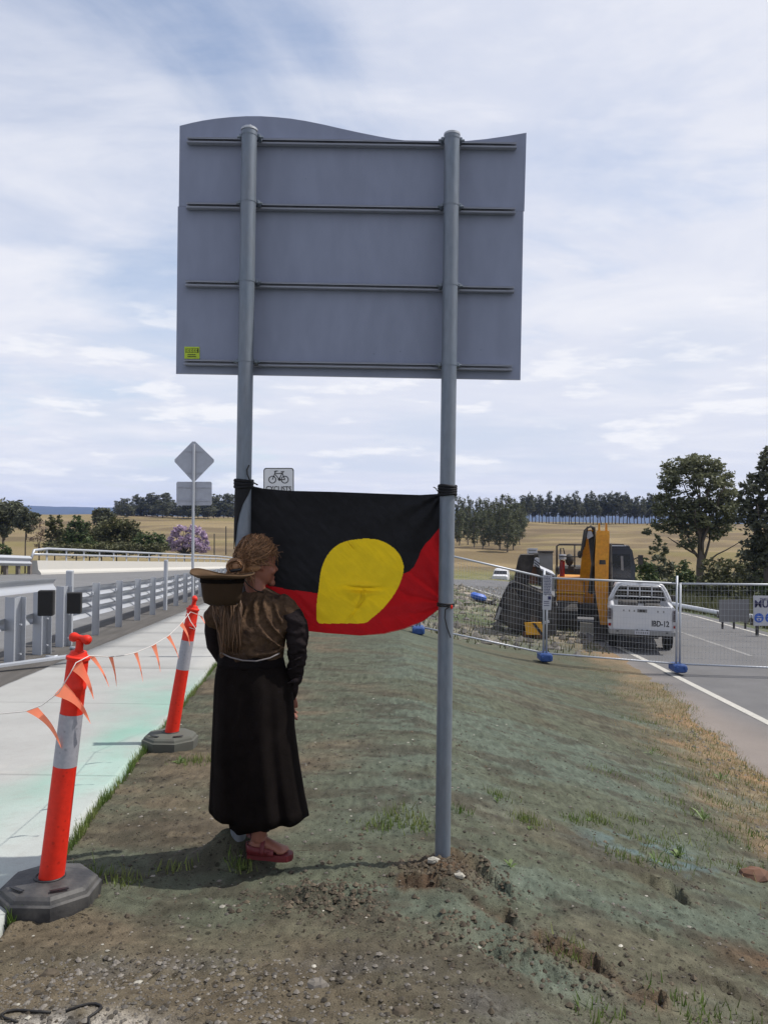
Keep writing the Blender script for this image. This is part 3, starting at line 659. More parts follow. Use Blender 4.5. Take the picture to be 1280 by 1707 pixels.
# light folded edge strips
for a, b in (((294, 622.6), (867, 633)),):
    pa, pb = P(*a, YB), P(*b, YB); mb = MB(); mb.tube([pa, pb], .0035, 4); mb.build('edge_trim', M['alurail'], sign, origin=SO)
for (xa, ya), (xb, yb) in (((313, 235.5), (860, 244.5)), ((312, 344), (858, 353)), ((310, 473.5), (856, 484)), ((308, 604.5), (853, 614))):
    a, b = P(xa, ya, YB - .02), P(xb, yb, YB - .02); d = (b - a); L_ = d.length; ang = math.atan2(d.z, d.x); rot = Matrix.Rotation(-ang, 3, 'Y'); c = (a + b) / 2; u = rot @ Vector((0, 0, 1))
    mb = MB()
    mb.box(c + Vector((0, .008, 0)), (L_, .006, .024), rot)
    mb.box(c + u * .0125 + Vector((0, -.004, 0)), (L_, .030, .0032), rot); mb.box(c - u * .0125 + Vector((0, -.004, 0)), (L_, .030, .0032), rot)
    mb.box(c + u * .0092 + Vector((0, -.0175, 0)), (L_, .003, .006), rot); mb.box(c - u * .0092 + Vector((0, -.0175, 0)), (L_, .003, .006), rot)
    mb.build('rail', M['alurail'], sign, origin=SO)
    for i in (0, 1):
        px = post_x[i]; z = a.z + (px - a.x) / d.x * d.z
        mb = MB(); mb.tube([(px, YP, z - .010), (px, YP, z + .010)], .0400, 28, cap=False)
        for s in (-1, 1):
            mb.box((px + s * .046, YP + .045, z), (.016, .07, .020), bev=.003); mb.cyl((px + s * .052, YP + .03, z), (px + s * .066, YP + .03, z), .007, 6)
        mb.build('clamp', M['galvpost'], sign, smooth=40, origin=SO)
# maker's sticker with unreadable print
mb = MB(); q = [xz(308, 578, YB - .004), xz(333, 578.4, YB - .004), xz(333, 598.4, YB - .004), xz(308, 598, YB - .004)]
mb.prism(q, 1, YB - .006, YB - .0025); st = mb.build('sticker', M['sticker'], sign, origin=SO)
mb = MB()
def bar(x0, y0, x1, y1):
    mb.prism([xz(x0, y0), xz(x1, y0), xz(x1, y1), xz(x0, y1)], 1, YB - .0072, YB - .0061)
for k in range(9):
    x = 310.2 + k * 2.25
    if k in (0, 1, 3, 5, 7): bar(x, 581.5, x + .5, 588); bar(x, 581.5, x + 1.5, 582.2); bar(x, 587.2, x + 1.5, 588)
    else: bar(x, 581.5, x + 1.6, 582.3); bar(x + .2, 584.3, x + 1.6, 585.2); bar(x, 587.2, x + 1.7, 588)
bar(330.2, 581, 331.8, 588.5)
for y in (591, 594.2):
    x = 313.5
    while x < 327: w = random.uniform(.8, 2.2); bar(x, y, x + w, y + 1.3); x += w + .35
mb.build('print', M['black'], st, origin=SO)

# ------------------------------------------------------------------ the flag
YF = 4.035
flag = thing('flag', 'black, red and yellow cloth flag tied between the two sign posts', 'flag', (0, YF, 1.2)); FO = flag.location
def interp(pts, v):
    return np.interp(v, [p[0] for p in pts], [p[1] for p in pts])
topE = [(405, 807), (420, 810), (440, 814.5), (480, 818), (560, 820), (640, 823), (700, 825), (735, 823), (745, 820)]
botE = [(405, 1030), (440, 1038), (512, 1053), (545, 1057), (600, 1061), (640, 1058), (675, 1049), (705, 1036), (728, 1018), (748, 1006)]
bnd = [(405, 962), (455, 978), (480, 983), (530, 990), (600, 992), (650, 975), (672, 957), (682, 953), (690, 945), (697, 931), (702, 918), (709, 907), (716, 900), (724, 890), (735, 877), (748, 876)]
disc = [(527.5, 1036), (526.5, 1020), (528, 1000), (531, 978), (534, 955), (540, 936), (549, 921), (562, 909), (578, 902), (596, 899), (612, 898), (632, 900.5), (650, 909), (664, 922), (671.5, 938), (672.5, 952), (667, 972), (656, 993), (640, 1014), (620, 1032), (606, 1040.5), (575, 1041), (545, 1041), (531, 1040)]
nx, ny = 360, 240
rightEdge = [(820, 745), (870, 737), (900, 739), (950, 743), (1006, 748.5)]
U, V = np.meshgrid(np.linspace(0, 1, nx), np.linspace(0, 1, ny))
PXm = 410 + U * 335; PYm = None
for _ in range(2):
    t_, b_ = interp(topE, PXm), interp(botE, PXm)
    b_ = np.where(PXm > 735, 1006 + 0 * b_, b_); PYm = t_ + (b_ - t_) * V
    xr_ = interp(rightEdge, PYm); PXm = 410 + U * (xr_ - 410)
def inpoly(x, y, poly):
    c = np.zeros(x.shape, bool); n = len(poly)
    for i in range(n):
        x1, y1 = poly[i]; x2, y2 = poly[(i + 1) % n]
        with np.errstate(divide='ignore', invalid='ignore'):
            c ^= ((y1 > y) != (y2 > y)) & (x < (x2 - x1) * (y - y1) / (y2 - y1 + 1e-12) + x1)
    return c
def smooth_poly(p, k=6):
    out = []; n = len(p)
    for i in range(n):
        p0, p1, p2, p3 = [np.array(p[(i + j) % n], float) for j in (-1, 0, 1, 2)]
        if np.hypot(*(p2 - p1)) < 7: out.append(tuple(p1)); continue
        for j in range(k):
            t = j / k; out.append(tuple(.5 * ((2 * p1) + (-p0 + p2) * t + (2 * p0 - 5 * p1 + 4 * p2 - p3) * t * t + (-p0 + 3 * p1 - 3 * p2 + p3) * t ** 3)))
    return out
dpoly = smooth_poly(disc)
def gs(x, y, cx, cy, sx, sy, a=0):
    c, s = math.cos(a), math.sin(a); dx, dy = x - cx, y - cy; return np.exp(-(((dx * c + dy * s) / sx) ** 2 + ((-dx * s + dy * c) / sy) ** 2))
w1 = fbm(PXm * .012 + 2, PYm * .03 + 5, 3) - .5
DY = .035 * (fbm(PXm * .006 + 1, PYm * .009 + 3, 2) - .5) + .007 * w1
DY += .05 * np.sin(np.clip((PXm - 410) / 335, 0, 1) * math.pi) * V ** 1.5                 # belly of the sag, blown away
dd = (PXm - 745) * .80 + (PYm - 1006) * -.60; rr = np.hypot(PXm - 745, PYm - 1006)
DY += .010 * (fbm((PXm * .7 + PYm * .7) * .02 + 7, (PXm * .7 - PYm * .7) * .07 + 3, 3) - .5)
ang = np.arctan2(1006 - PYm, 745 - PXm); DY += .012 * np.sin(ang * 11 + 1.5) * np.clip(rr / 60, 0, 1) * np.exp(-rr / 110)
rr2 = np.hypot(PXm - 738, PYm - 822); ang2 = np.arctan2(PYm - 822, 738 - PXm); DY += .009 * np.sin(ang2 * 12) * np.clip(rr2 / 40, 0, 1) * np.exp(-rr2 / 90)
DY += -0.0228 * gs(PXm, PYm, 603, 976, 26, 5, .02) + 0.0228 * gs(PXm, PYm, 603, 985, 26, 4, .02) - 0.0171 * gs(PXm, PYm, 604, 990, 3, 10) - 0.0190 * gs(PXm, PYm, 598, 1010, 3, 12, .55) + 0.0114 * gs(PXm, PYm, 588, 1025, 2, 14, .75) - 0.0114 * gs(PXm, PYm, 585, 908, 2, 9, -.7)
DY += .006 * gs(PXm, PYm, 560, 1000, 50, 12, .2) - .006 * gs(PXm, PYm, 640, 960, 40, 10, -.9)
indisc = inpoly(PXm, PYm, dpoly)
Rm = np.array(CM); dx = (PXm - 640) / FPX; dz = -(PYm - 853.5) / FPX
D = np.stack([dx, dz, -np.ones_like(dx)], -1) @ Rm.T
Yt = YF; tpar = Yt / D[..., 1]; FX = D[..., 0] * tpar; FZ = H + D[..., 2] * tpar; FY = YF + DY
fcx = .25 * (PXm[:-1, :-1] + PXm[1:, :-1] + PXm[:-1, 1:] + PXm[1:, 1:]); fcy = .25 * (PYm[:-1, :-1] + PYm[1:, :-1] + PYm[:-1, 1:] + PYm[1:, 1:])
fdisc = inpoly(fcx, fcy, dpoly); fred = (fcy > interp(bnd, fcx)) & ~fdisc
seam = (np.abs(fcy - interp(botE, fcx) + 9) < .9)
ids = np.arange(ny * nx).reshape(ny, nx)
Q = np.stack([ids[:-1, :-1], ids[:-1, 1:], ids[1:, 1:], ids[1:, :-1]], -1)
allco = np.stack([FX - FO.x, FY - FO.y, FZ - FO.z], -1).reshape(-1, 3)
for name, sel, mt in (('black_half', ~fdisc & ~fred, 'clothblack'), ('red_half', fred, 'clothred'), ('yellow_disc', fdisc, 'clothyellow')):
    q = Q[sel]; used, inv = np.unique(q, return_inverse=True); q = inv.reshape(-1, 4)
    me = bpy.data.meshes.new(name); me.from_pydata(allco[used].tolist(), [], q.tolist()); me.materials.append(M[mt]); me.polygons.foreach_set('use_smooth', [True] * len(q)); me.update()
    o = bpy.data.objects.new(name, me); COL.objects.link(o); o.parent = flag
# hem thread at the bottom and rim of the disc
mb = MB(); pts = [P(x, float(interp(botE, x)) + .2, YF) + Vector((0, .045 * math.sin((x - 410) / 335 * math.pi), 0)) for x in range(440, 746, 8)]
mb.tube(pts, .0016, 4); mb.build('hem', M['clothred'], flag, origin=FO)
# cloth wrapped round the posts
def wrap(poly_rows, xc, mt, name='wrapped_end', r=.0385, off=.004):
    """rows of (py, px0, px1): a sheet that follows the near side of the post"""
    mb = MB(); rows = []; n = 14
    for py, a, b in poly_rows:
        row = []
        for i in range(n):
            px = a + (b - a) * i / (n - 1); q = P(px, py, YP); u = (q.x - xc) / (r + off); u = max(-1, min(1, u))
            row.append(Vector((xc + max(-1.0, min(1.0, u)) * (r + off) if abs(u) >= 1 else q.x, YP - (r + off) * math.sqrt(max(0, 1 - u * u)) + (0 if abs(u) < 1 else 0), q.z + .002 * math.sin(i * 2.1 + py))))
        rows.append(row)
    vs = [v for r_ in rows for v in r_]; fs = [(j * n + i, j * n + i + 1, (j + 1) * n + i + 1, (j + 1) * n + i) for j in range(len(rows) - 1) for i in range(n - 1)]
    mb.add(vs, fs); o = mb.build(name, M[mt], flag, smooth=True, origin=FO)
    so = o.modifiers.new('thickness', 'SOLIDIFY'); so.thickness = .003; so.offset = 1
xcL = pl.x; xcR = PB.x
wrap([(800, 390, 421), (808, 390, 421), (816, 390, 419), (826, 389, 415), (840, 389, 408), (856, 388, 402), (875, 388, 397), (895, 388, 394.5), (915, 388, 391.5)], xcL, 'clothblack')
mb = MB()
for k in range(4):
    z = P(745, 811 + k * 4.3, YP).z; mb.tube([(xcR + math.cos(a) * .0445, YP + math.sin(a) * .0445, z + .003 * math.sin(a * 2 + k)) for a in np.linspace(0, 6.283, 25)], (.009, .006), 6)
mb.build('wrapped_end', M['clothblack'], flag, smooth=True, origin=FO)
mb = MB()
for k in range(3):
    z = P(405, 802 + k * 5, YP).z; mb.tube([(xcL + math.cos(a) * .0455, YP + math.sin(a) * .0455, z + .003 * math.sin(a * 2 + k)) for a in np.linspace(0, 6.283, 25)], (.009, .006), 6)
mb.build('wrapped_end', M['clothblack'], flag, smooth=True, origin=FO)
def tie(pts, Y, r=.0035):
    mb = MB(); pp = [P(x, y, Y) for x, y in pts]; mb.tube(pp, r, 6); mb.build('tie', M['cord'], flag, smooth=True, origin=FO)
tie([(415.5, 775), (412, 783), (412.5, 791), (416, 799), (422, 804), (430, 808.5)], YP - .05)
tie([(722, 812), (725.5, 813.5), (729, 818), (735, 822)], YP - .03, .003)
tie([(745, 1008), (752, 1010), (742, 1016), (741, 1030), (745, 1046), (751, 1063)], YP - .05, .003)
mb = MB(); z = P(748, 1006, YP).z
for k in range(2): mb.tube([(xcR + math.cos(a) * .042, YP + math.sin(a) * .042, z - k * .010) for a in np.linspace(0, 6.283, 21)], .0045, 6)
mb.build('tie', M['cord'], flag, smooth=True, origin=FO)
mb = MB(); mb.ball(P(752.5, 1012, YP - .052), (.006, .004, .011), 8, 6); mb.build('cord_tag', M['orange'], flag, smooth=True, origin=FO)

# ------------------------------------------------------------------ T-top bollards
def bollard(loc, lean, head_rot, label, bz_tilt=0.0, soiled=False):
    t = thing('bollard', label, 'bollard', loc, 0, 'orange T-top bollards along the footpath')
    ax = Vector(lean).normalized()
    def at(h): return ax * h + Vector((0, 0, .02))
    octo = lambda r, z, a0=math.pi / 8: [Vector((r * math.cos(a0 + math.pi / 4 * k), r * math.sin(a0 + math.pi / 4 * k) * .96, z)) for k in range(8)]
    mb = MB(); mb.loft([octo(.212, -.03), octo(.218, .022), octo(.218, .046), octo(.206, .053), octo(.200, .068), octo(.185, .080), octo(.065, .094)])
    b = mb.build('base', M['rubber'], t, smooth=25)
    for s in (-1, 1): mb = MB(); mb.box((s * .09, -.12, .0915), (.075, .016, .004), Matrix.Rotation(.5 * s, 3, 'Z')); mb.build('hand_slot', M['black'], b)
    mb = MB(); mb.tube([(math.cos(a) * .062, math.sin(a) * .062, .094) for a in np.linspace(0, 6.283, 21)], .006, 6); mb.build('collar', M['black'], b, smooth=True)
    hs = [.07, .30, .55, .565, .805, .82, .905, .912, .925, .932, 1.035, 1.04, 1.052, 1.058, 1.075, 1.08]
    rs = [.0535, .0515, .0495, .0495, .0475, .0475, .0468, .050, .050, .0462, .0452, .051, .051, .040, .033, .014]
    mb = MB(); mb.tube([at(h) for h in hs], rs, 28); p = mb.build('post', M['orange'], t, smooth=35)
    mb = MB(); mb.tube([at(h) for h in np.linspace(.57, .80, 5)], [.0502, .0499, .0496, .0493, .0489], 28, cap=False); mb.build('reflective_band', M['band'], p, smooth=True)
    q = ax.to_track_quat('Z', 'Y').to_matrix() @ Matrix.Rotation(head_rot, 3, 'Z')
    mb = MB(); mb.tube([at(1.075), at(1.10), at(1.125)], [.018, .016, .018], 12)
    mb.build('neck', M['orange'], p, smooth=40)
    mb = MB(); c = at(1.135); prof = [(-.052, .010), (-.047, .018), (-.036, .022), (-.022, .019), (-.008, .012), (.008, .012), (.022, .019), (.036, .022), (.047, .018), (.052, .010)]
    mb.tube([c + q @ Vector((x, 0, -abs(x) * .12)) for x, _ in prof], [r for _, r in prof], 12); mb.build('handle', M['orange'], p, smooth=True)
    return t, [t.location + at(h) for h in (1.07, 1.10)]
b1 = G(83, 1503); b1.z = max(GZ(b1.x + dx_, b1.y + dy_) for dx_ in (-.15, 0, .15) for dy_ in (-.15, 0, .15)) + .008
top1 = P(129, 1106, b1.y - .03) - b1
bol1, n1_ = bollard(b1, (top1.x, -.02, top1.z), 1.45, 'orange bollard with grey band on a black octagonal base, nearest the camera')
b2 = G(284, 1246); b2.z = max(GZ(b2.x, b2.y), float(zc(b2.y)) + .02) + .01
top2 = P(320.5, 1022, b2.y) - b2
bol2, n2_ = bollard(b2, (top2.x, .02, top2.z), .15, 'further orange bollard leaning right beside the woman on a dusty base')
for ch in bol2.children:
    if ch.name.startswith('base'):
        ch.data.materials[0] = mat('dusty_rubber', (.10, .105, .09), 0.9, var=.25, scale=8, col2=(.07, .07, .06))
# bunting
bunt = thing('bunting', 'string of orange pennants strung between the two bollards', 'bunting', (b1.x, b1.y, 1.0)); BO = bunt.location
knots = [(-60, 1191, 3.25), (0, 1190, 3.28), (42, 1186, 3.31), (70, 1176, 3.33), (98, 1155, 3.35), (118, 1122, 3.36), (127, 1105, 3.37), (150, 1093, 3.50), (183, 1095, 3.75), (205, 1093, 3.95), (226, 1088, 4.2), (255, 1076, 4.6), (281, 1060, 5.1), (300, 1042, 5.6), (318, 1020, 6.0), (345, 1030, 6.4), (375, 1034, 6.8)]
kp = [P(*k) for k in knots]
mb = MB(); mb.tube(kp, .0022, 5); mb.build('string', M['string'], bunt, smooth=True, origin=BO)
def ki(px, i0=0):
    for a, b in zip(knots[:-1], knots[1:]):
        if a[0] <= px <= b[0]:
            t = (px - a[0]) / (b[0] - a[0]); return a[1] + (b[1] - a[1]) * t, a[2] + (b[2] - a[2]) * t
    return knots[-1][1:]
def pennant(xa, xb, tip, bulge=.35, dy=.0):
    ya, Ya = ki(xa); yb, Yb = ki(xb); n = 12; L = []; Rr = []
    A, B, T = Vector((xa, ya)), Vector((xb, yb)), Vector(tip); mb = MB(); vs = []
    mid = (A + B) / 2; d = T - mid; nrm = Vector((d.y, -d.x)) * bulge * .5
    for i in range(n):
        t = i / (n - 1); c = mid + d * t + nrm * math.sin(t * math.pi) * .55; w = (B - A) * .5 * (1 - t) * (1 - .25 * math.sin(t * math.pi)) * (1 if i < n - 1 else .02)
        Y0 = (Ya + Yb) / 2 + dy * t + .012 * math.sin(t * 5)
        for s in (-1, 1): q = c + w * s; vs.append(P(q.x, q.y + s * 1.2 * (1 - t), Y0 + (q.x - A.x) * Y0 / FPX * .9 + .006 * s * math.sin(t * 4 + 1)))
    fs = [(2 * i, 2 * i + 1, 2 * i + 3, 2 * i + 2) for i in range(n - 1)]
    mb.add(vs, fs); mb.build('pennant', M['pennant'], bunt, smooth=True, origin=BO)
pennant(42, 64, (103, 1248), .35); pennant(90, 109, (152, 1207), .35); pennant(120, 137, (157, 1167), .25); pennant(147, 159, (183, 1147), .2)
pennant(181, 189, (195, 1146), .12); pennant(223, 230, (239, 1138), .1); pennant(252, 261, (268, 1121), .1); pennant(277, 284, (299, 1099), .15)
pennant(299, 305, (317, 1078), .3); pennant(331, 338, (345, 1047), .1)
# a turn of string round the further bollard
mb = MB(); mb.tube([P(312, 1022, 6.02), P(318, 1036, 5.98), P(328, 1050, 5.98), P(316, 1046, 5.98)], .003, 4); mb.build('string', M['string'], bunt, origin=BO)

# cord on the dust patch
def ground_cord(pts, label):
    mb = MB(); pp = []
    for x, y in pts:
        g = G(x, y); g.z = GZ(g.x, g.y) + .006; pp.append(g)
    mb.tube(pp, .0045, 6); o = mb.build('cord', M['cord'], smooth=True, origin=pp[0]); tag(o, label, 'cord', 'black cords lying on the dust patch')
ground_cord([(30, 1706), (8, 1697), (3, 1692), (12, 1687), (28, 1684.5), (46, 1686), (62, 1690), (85, 1693)], 'black cord end curving out of the frame corner on pale dust')
ground_cord([(110, 1693), (130, 1687), (148, 1683.5), (160, 1683), (168, 1686), (170, 1692), (160, 1699), (148, 1706), (150, 1720)], 'black cord bent into a hook on the pale dust patch')
# ------------------------------------------------------------------ near guard rail (seen from behind)
RX = lambda y: -5.05 - .105 * (y - 11)
def road_z(y, x=None): return float(base(RX(y) if x is None else x, y)) + .012
rail_t = thing('guard_rail', 'galvanised steel guard rail along the near side of the bridge road', 'guard rail', (RX(11), 11, road_z(11))); RO = rail_t.location
def beam(name, f, y0, y1, zlo, zhi, humps, depth, parent, step=1.0, off=0.0, m='galv'):
    n = humps * 8 + 1; prof = []
    for i in range(n):
        t = i / (n - 1); prof.append((depth * .5 * (1 - math.cos(t * humps * 2 * math.pi)) , zlo + (zhi - zlo) * t))
    mb = MB(); ysl = np.arange(y0, y1 + .001, step); rings = []
    for y in ysl:
        x = f(y) + off; z = road_z(y, f(y)); a = [Vector((x - d, y, z + h)) for d, h in prof]; b = [Vector((x - d + .006, y, z + h)) for d, h in reversed(prof)]
        rings.append(a + b)
    mb.loft(rings); return mb.build(name, M[m], parent, smooth=60, origin=RO if parent is rail_t else parent.location)
beam('top_rail', RX, 7.6, 13.45, .96, 1.15, 1, .05, rail_t, off=.03)
beam('lower_rail', RX, 7.6, 13.4, .46, .62, 1, .05, rail_t, off=-.14)
beam('thrie_beam', RX, 13.4, 44, .36, .95, 3, .12, rail_t, off=-.10)
def ibeam(mb, x, y, z0, z1, w, d, rot=0):
    rm = Matrix.Rotation(rot, 3, 'Z'); h = z1 - z0; c = Vector((x, y, (z0 + z1) / 2))
    mb.box(c + rm @ Vector((d / 2, 0, 0)), (.008, w, h), rm); mb.box(c - rm @ Vector((d / 2, 0, 0)), (.008, w, h), rm); mb.box(c, (d - .01, .008, h), rm)
for y, w, d, h in ((9.3, .19, .14, .98), (10.9, .21, .17, 1.0), (12.05, .21, .17, 1.05), (13.15, .19, .16, 1.08)):
    mb = MB(); z = road_z(y); ibeam(mb, RX(y), y, z - .1, z + h - .08, w, d, R(60)); po = mb.build('post', M['galv'], rail_t, origin=RO)
    for s in (-1, 1): mb = MB(); mb.cyl((RX(y) + .09, y - .05, z + .35 + .2 * s), (RX(y) + .115, y - .06, z + .35 + .2 * s), .014, 6); mb.build('bolt', M['galv'], po, origin=RO)
for px, y in ((78, 11.35), (125, 12.5)):
    x = P(px, 1005, y).x; z = P(px, 1005, y).z
    mb = MB(); mb.box((x, y, z), (.21, .14, .36 if y < 12 else .33), Matrix.Rotation(R(12), 3, 'Z'), bev=.01); mb.build('blockout', M['timber'], rail_t, origin=RO)
y = 13.45; mb = MB(); z = road_z(y); mb.box((RX(y), y, z + .58), (.11, .10, 1.36), Matrix.Rotation(R(8), 3, 'Z'), bev=.012); mb.build('end_post', M['galv'], rail_t, smooth=30, origin=RO)
y = 15.2; k = 0
while y < 44:
    mb = MB(); z = road_z(y); h = 1.0 if k != 4 else 1.36
    if k != 4: ibeam(mb, RX(y), y, z - .1, z + h, .11, .13, R(20))
    else: mb.box((RX(y), y, z + h / 2), (.10, .10, h + .2), bev=.012)
    po = mb.build('post', M['galv'], rail_t, smooth=30, origin=RO)
    mb = MB(); mb.box((RX(y) - .05, y, z + .80), (.05, .15, .06), bev=.008); mb.build('bracket', M['galv'], po, origin=RO)
    y += 1.95 + .012 * k; k += 1
mb = MB(); z = road_z(10.2)
mb.box((P(12, 1108, 10.2).x, 10.2, P(12, 1108, 10.2).z), (.12, 2.2, .03), Matrix.Rotation(R(-38), 3, 'Z')); mb.build('foot_rail', M['galv'], rail_t, origin=RO)
for y in (11.5, 12.7):
    mb = MB(); zz = road_z(y) + .03; mb.tube([(RX(y) + .25, y, zz), (RX(y) + .36, y - .05, zz), (RX(y) + .42, y - .02, zz + .01)], .028, 8)
    mb.build('drain_end', M['galv'], rail_t, smooth=True, origin=RO)

# ------------------------------------------------------------------ far parapet and rail on the bridge
def bx(y): return -17.45 + .010 * (y - 40)
bar_t = thing('bridge_parapet', 'white concrete bridge parapet with twin steel pipes on top', 'barrier', (bx(40), 40, road_z(40, bx(40)))); BRO = bar_t.location
ysl = np.arange(40, 117, 2.5)
mb = MB(); rings = []
for y in ysl:
    x = bx(y); z = road_z(y, x) - .02
    rings.append([Vector((x + .22, y, z)), Vector((x + .20, y, z + .10)), Vector((x + .06, y, z + .26)), Vector((x, y, z + .72)), Vector((x - .26, y, z + .72)), Vector((x - .30, y, z - .4)), Vector((x + .22, y, z - .4))])
mb.loft(rings); mb.build('parapet_wall', M['barrier'], bar_t, origin=BRO)
for h, r in ((1.32, .065), (1.02, .06)):
    pts = [(bx(40.2) - .12, 39.6, road_z(40, bx(40)) + (.80 if h > 1.1 else .95)), (bx(40.2) - .12, 39.9, road_z(40, bx(40)) + h - .10)] if h > 1.1 else [(bx(40) - .12, 39.8, road_z(40, bx(40)) + h)]
    pts += [(bx(y) - .12, y, road_z(y, bx(y)) + h) for y in np.arange(41.5, 116, 2.5)]
    mb = MB(); mb.tube(pts, r, 10); mb.build('top_pipe' if h > 1.1 else 'lower_pipe', M['galv'], bar_t, smooth=True, origin=BRO)
for y in np.arange(41.5, 112, 2.5):
    mb = MB(); z = road_z(y, bx(y)); mb.box((bx(y) - .17, y, z + .98), (.04, .16, .62)); mb.build('pipe_post', M['galv'], bar_t, origin=BRO)
fx = lambda y: -17.3 - .30 * (40 - y) * .62
wb = thing('approach_rail', 'short corrugated steel rail joining the left end of the bridge parapet', 'guard rail', (fx(38), 38, road_z(38, fx(38)))); WO = wb.location
def beam2():
    prof = []; n = 17
    for i in range(n):
        t = i / (n - 1); prof.append((.05 * (1 - math.cos(t * 2 * 2 * math.pi)), .42 + .50 * t))
    rings = []
    for y in np.arange(29.6, 39.9, .8):
        x = fx(y); z = road_z(y, x); sh = 1.0
        rings.append([Vector((x + d, y, z + .67 + (h - .67) * sh)) for d, h in prof] + [Vector((x + d - .01, y, z + .67 + (h - .67) * sh)) for d, h in reversed(prof)])
    mb = MB(); mb.loft(rings); mb.build('beam', M['galv'], wb, smooth=60, origin=WO)
beam2()
for y in np.arange(30.4, 39.5, .9):
    mb = MB(); mb.box((fx(y) - .14, y, road_z(y, fx(y)) + .4), (.15, .2, .95)); mb.build('post', M['timberpost'], wb, origin=WO)

# ------------------------------------------------------------------ small signs
def polysign(name, label, Y, post_px, post_y0, post_y1, r, group=None):
    b = G(post_px[1], post_y1); a = P(post_px[0], post_y0, Y); bb = P(post_px[1], post_y1, Y)
    t = thing(name, label, 'sign', (bb.x, Y, bb.z), 0, group)
    mb = MB(); mb.tube([(bb.x, Y, bb.z - .3), (a.x, Y, a.z)], r, 12); mb.build('post', M['galv'], t, smooth=50, origin=t.location)
    return t
YD = 25.5
ds = polysign('warning_sign', 'back of a diamond sign above a rectangular plate on a slim post', YD, (323.5, 321.5), 740, 1003, .045)
def plate(t, pts, Y, m, name, th=.006, y0=.07):
    mb = MB(); mb.prism([xz(x, y, Y + y0) for x, y in pts], 1, Y + y0 - th, Y + y0 + th); return mb.build(name, M[m], t, origin=t.location)
plate(ds, [(321, 736), (326, 736), (357, 766), (357, 770), (326, 802), (321, 802), (291.5, 770), (291.5, 766)], YD, 'signback', 'diamond_plate')
plate(ds, [(296.5, 803), (351.5, 803), (353.5, 805), (353.5, 840.5), (351.5, 842.5), (296.5, 842.5), (294.5, 840.5), (294.5, 805)], YD, 'signback', 'supplementary_plate')
for ya, xa, xb in ((752, 309, 338), (788, 312, 336), (812, 297, 351), (834, 297, 351)):
    pa, pb = P(xa, ya, YD + .045), P(xb, ya + .3, YD + .045); mb = MB(); mb.box((pa + pb) / 2, ((pb - pa).length, .02, .03)); mb.build('bracket', M['signback'], ds, origin=ds.location)
def text(s, size, loc, rot, m, parent, name='lettering', extrude=.0015, bold=0.0, sx=1.0):
    cu = bpy.data.curves.new(name, 'FONT'); cu.body = s; cu.size = size; cu.extrude = extrude; cu.align_x = 'CENTER'; cu.align_y = 'CENTER'; cu.offset = bold; cu.resolution_u = 3
    o = bpy.data.objects.new(name, cu); COL.objects.link(o)
    dg = bpy.context.evaluated_depsgraph_get(); me = bpy.data.meshes.new_from_object(o.evaluated_get(dg)); bpy.data.objects.remove(o); bpy.data.curves.remove(cu)
    me.materials.clear(); me.materials.append(M[m]); o = bpy.data.objects.new(name, me); COL.objects.link(o); o.parent = parent
    o.location = Vector(loc) - parent.location; o.rotation_euler = rot; o.scale = (sx, 1, 1); return o
YC = 12.0
cs = polysign('cyclist_sign', 'white sign with a black bicycle and the word CYCLISTS behind the flag', YC, (465, 463), 784, 1090, .03)
rr_ = lambda x0, y0, x1, y1, r: [(x0 + r, y0), (x1 - r, y0), (x1 - r * .3, y0 + r * .3), (x1, y0 + r), (x1, y1 - r), (x1 - r * .3, y1 - r * .3), (x1 - r, y1), (x0 + r, y1), (x0 + r * .3, y1 - r * .3), (x0, y1 - r), (x0, y0 + r), (x0 + r * .3, y0 + r * .3)]
plate(cs, rr_(439.5, 780, 490, 862, 4), YC, 'black', 'border_plate', .005, -.05); 
pl_ = plate(cs, rr_(441, 781.5, 488.5, 860.5, 3.5), YC, 'white', 'face_plate', .0055, -.0512)
def ring(mb, c, r, t, y, n=26):
    mb.tube([Vector((c[0] + math.cos(a) * r, y, c[1] + math.sin(a) * r)) for a in np.linspace(0, 2 * math.pi, n + 1)], t, 6)
mb = MB(); yb = YC - .058; c1, c2 = xz(454.2, 799.5, yb), xz(475.0, 799.5, yb); ring(mb, c1, .052, .0065, yb); ring(mb, c2, .052, .0065, yb)
def seg(*pts, r=.0062): mb.tube([P(x, y, yb) for x, y in pts], r, 6)
seg((454.2, 799.5), (459, 787.5), (460.5, 786)); seg((458.5, 789.5), (471.5, 789)); seg((459, 791), (465.5, 798.5)); seg((471.5, 786.8), (465.5, 798.5)); seg((471, 789), (475, 799.5)); seg((465.5, 799.5), (475, 799.5))
seg((468.5, 786.5), (474, 786.2), r=.008); seg((463.5, 785.2), (459.5, 785), (457.5, 786.2), (459, 787.8)); seg((465.5, 798.5), (467, 801.5)); ring(mb, xz(465.5, 798.8, yb), .014, .006, yb, 10)
mb.build('bicycle_symbol', M['black'], cs, origin=cs.location)
text('CYCLISTS', .105, P(464.5, 815, YC - .062), (R(90), 0, 0), 'black', cs, bold=.001, sx=.86)

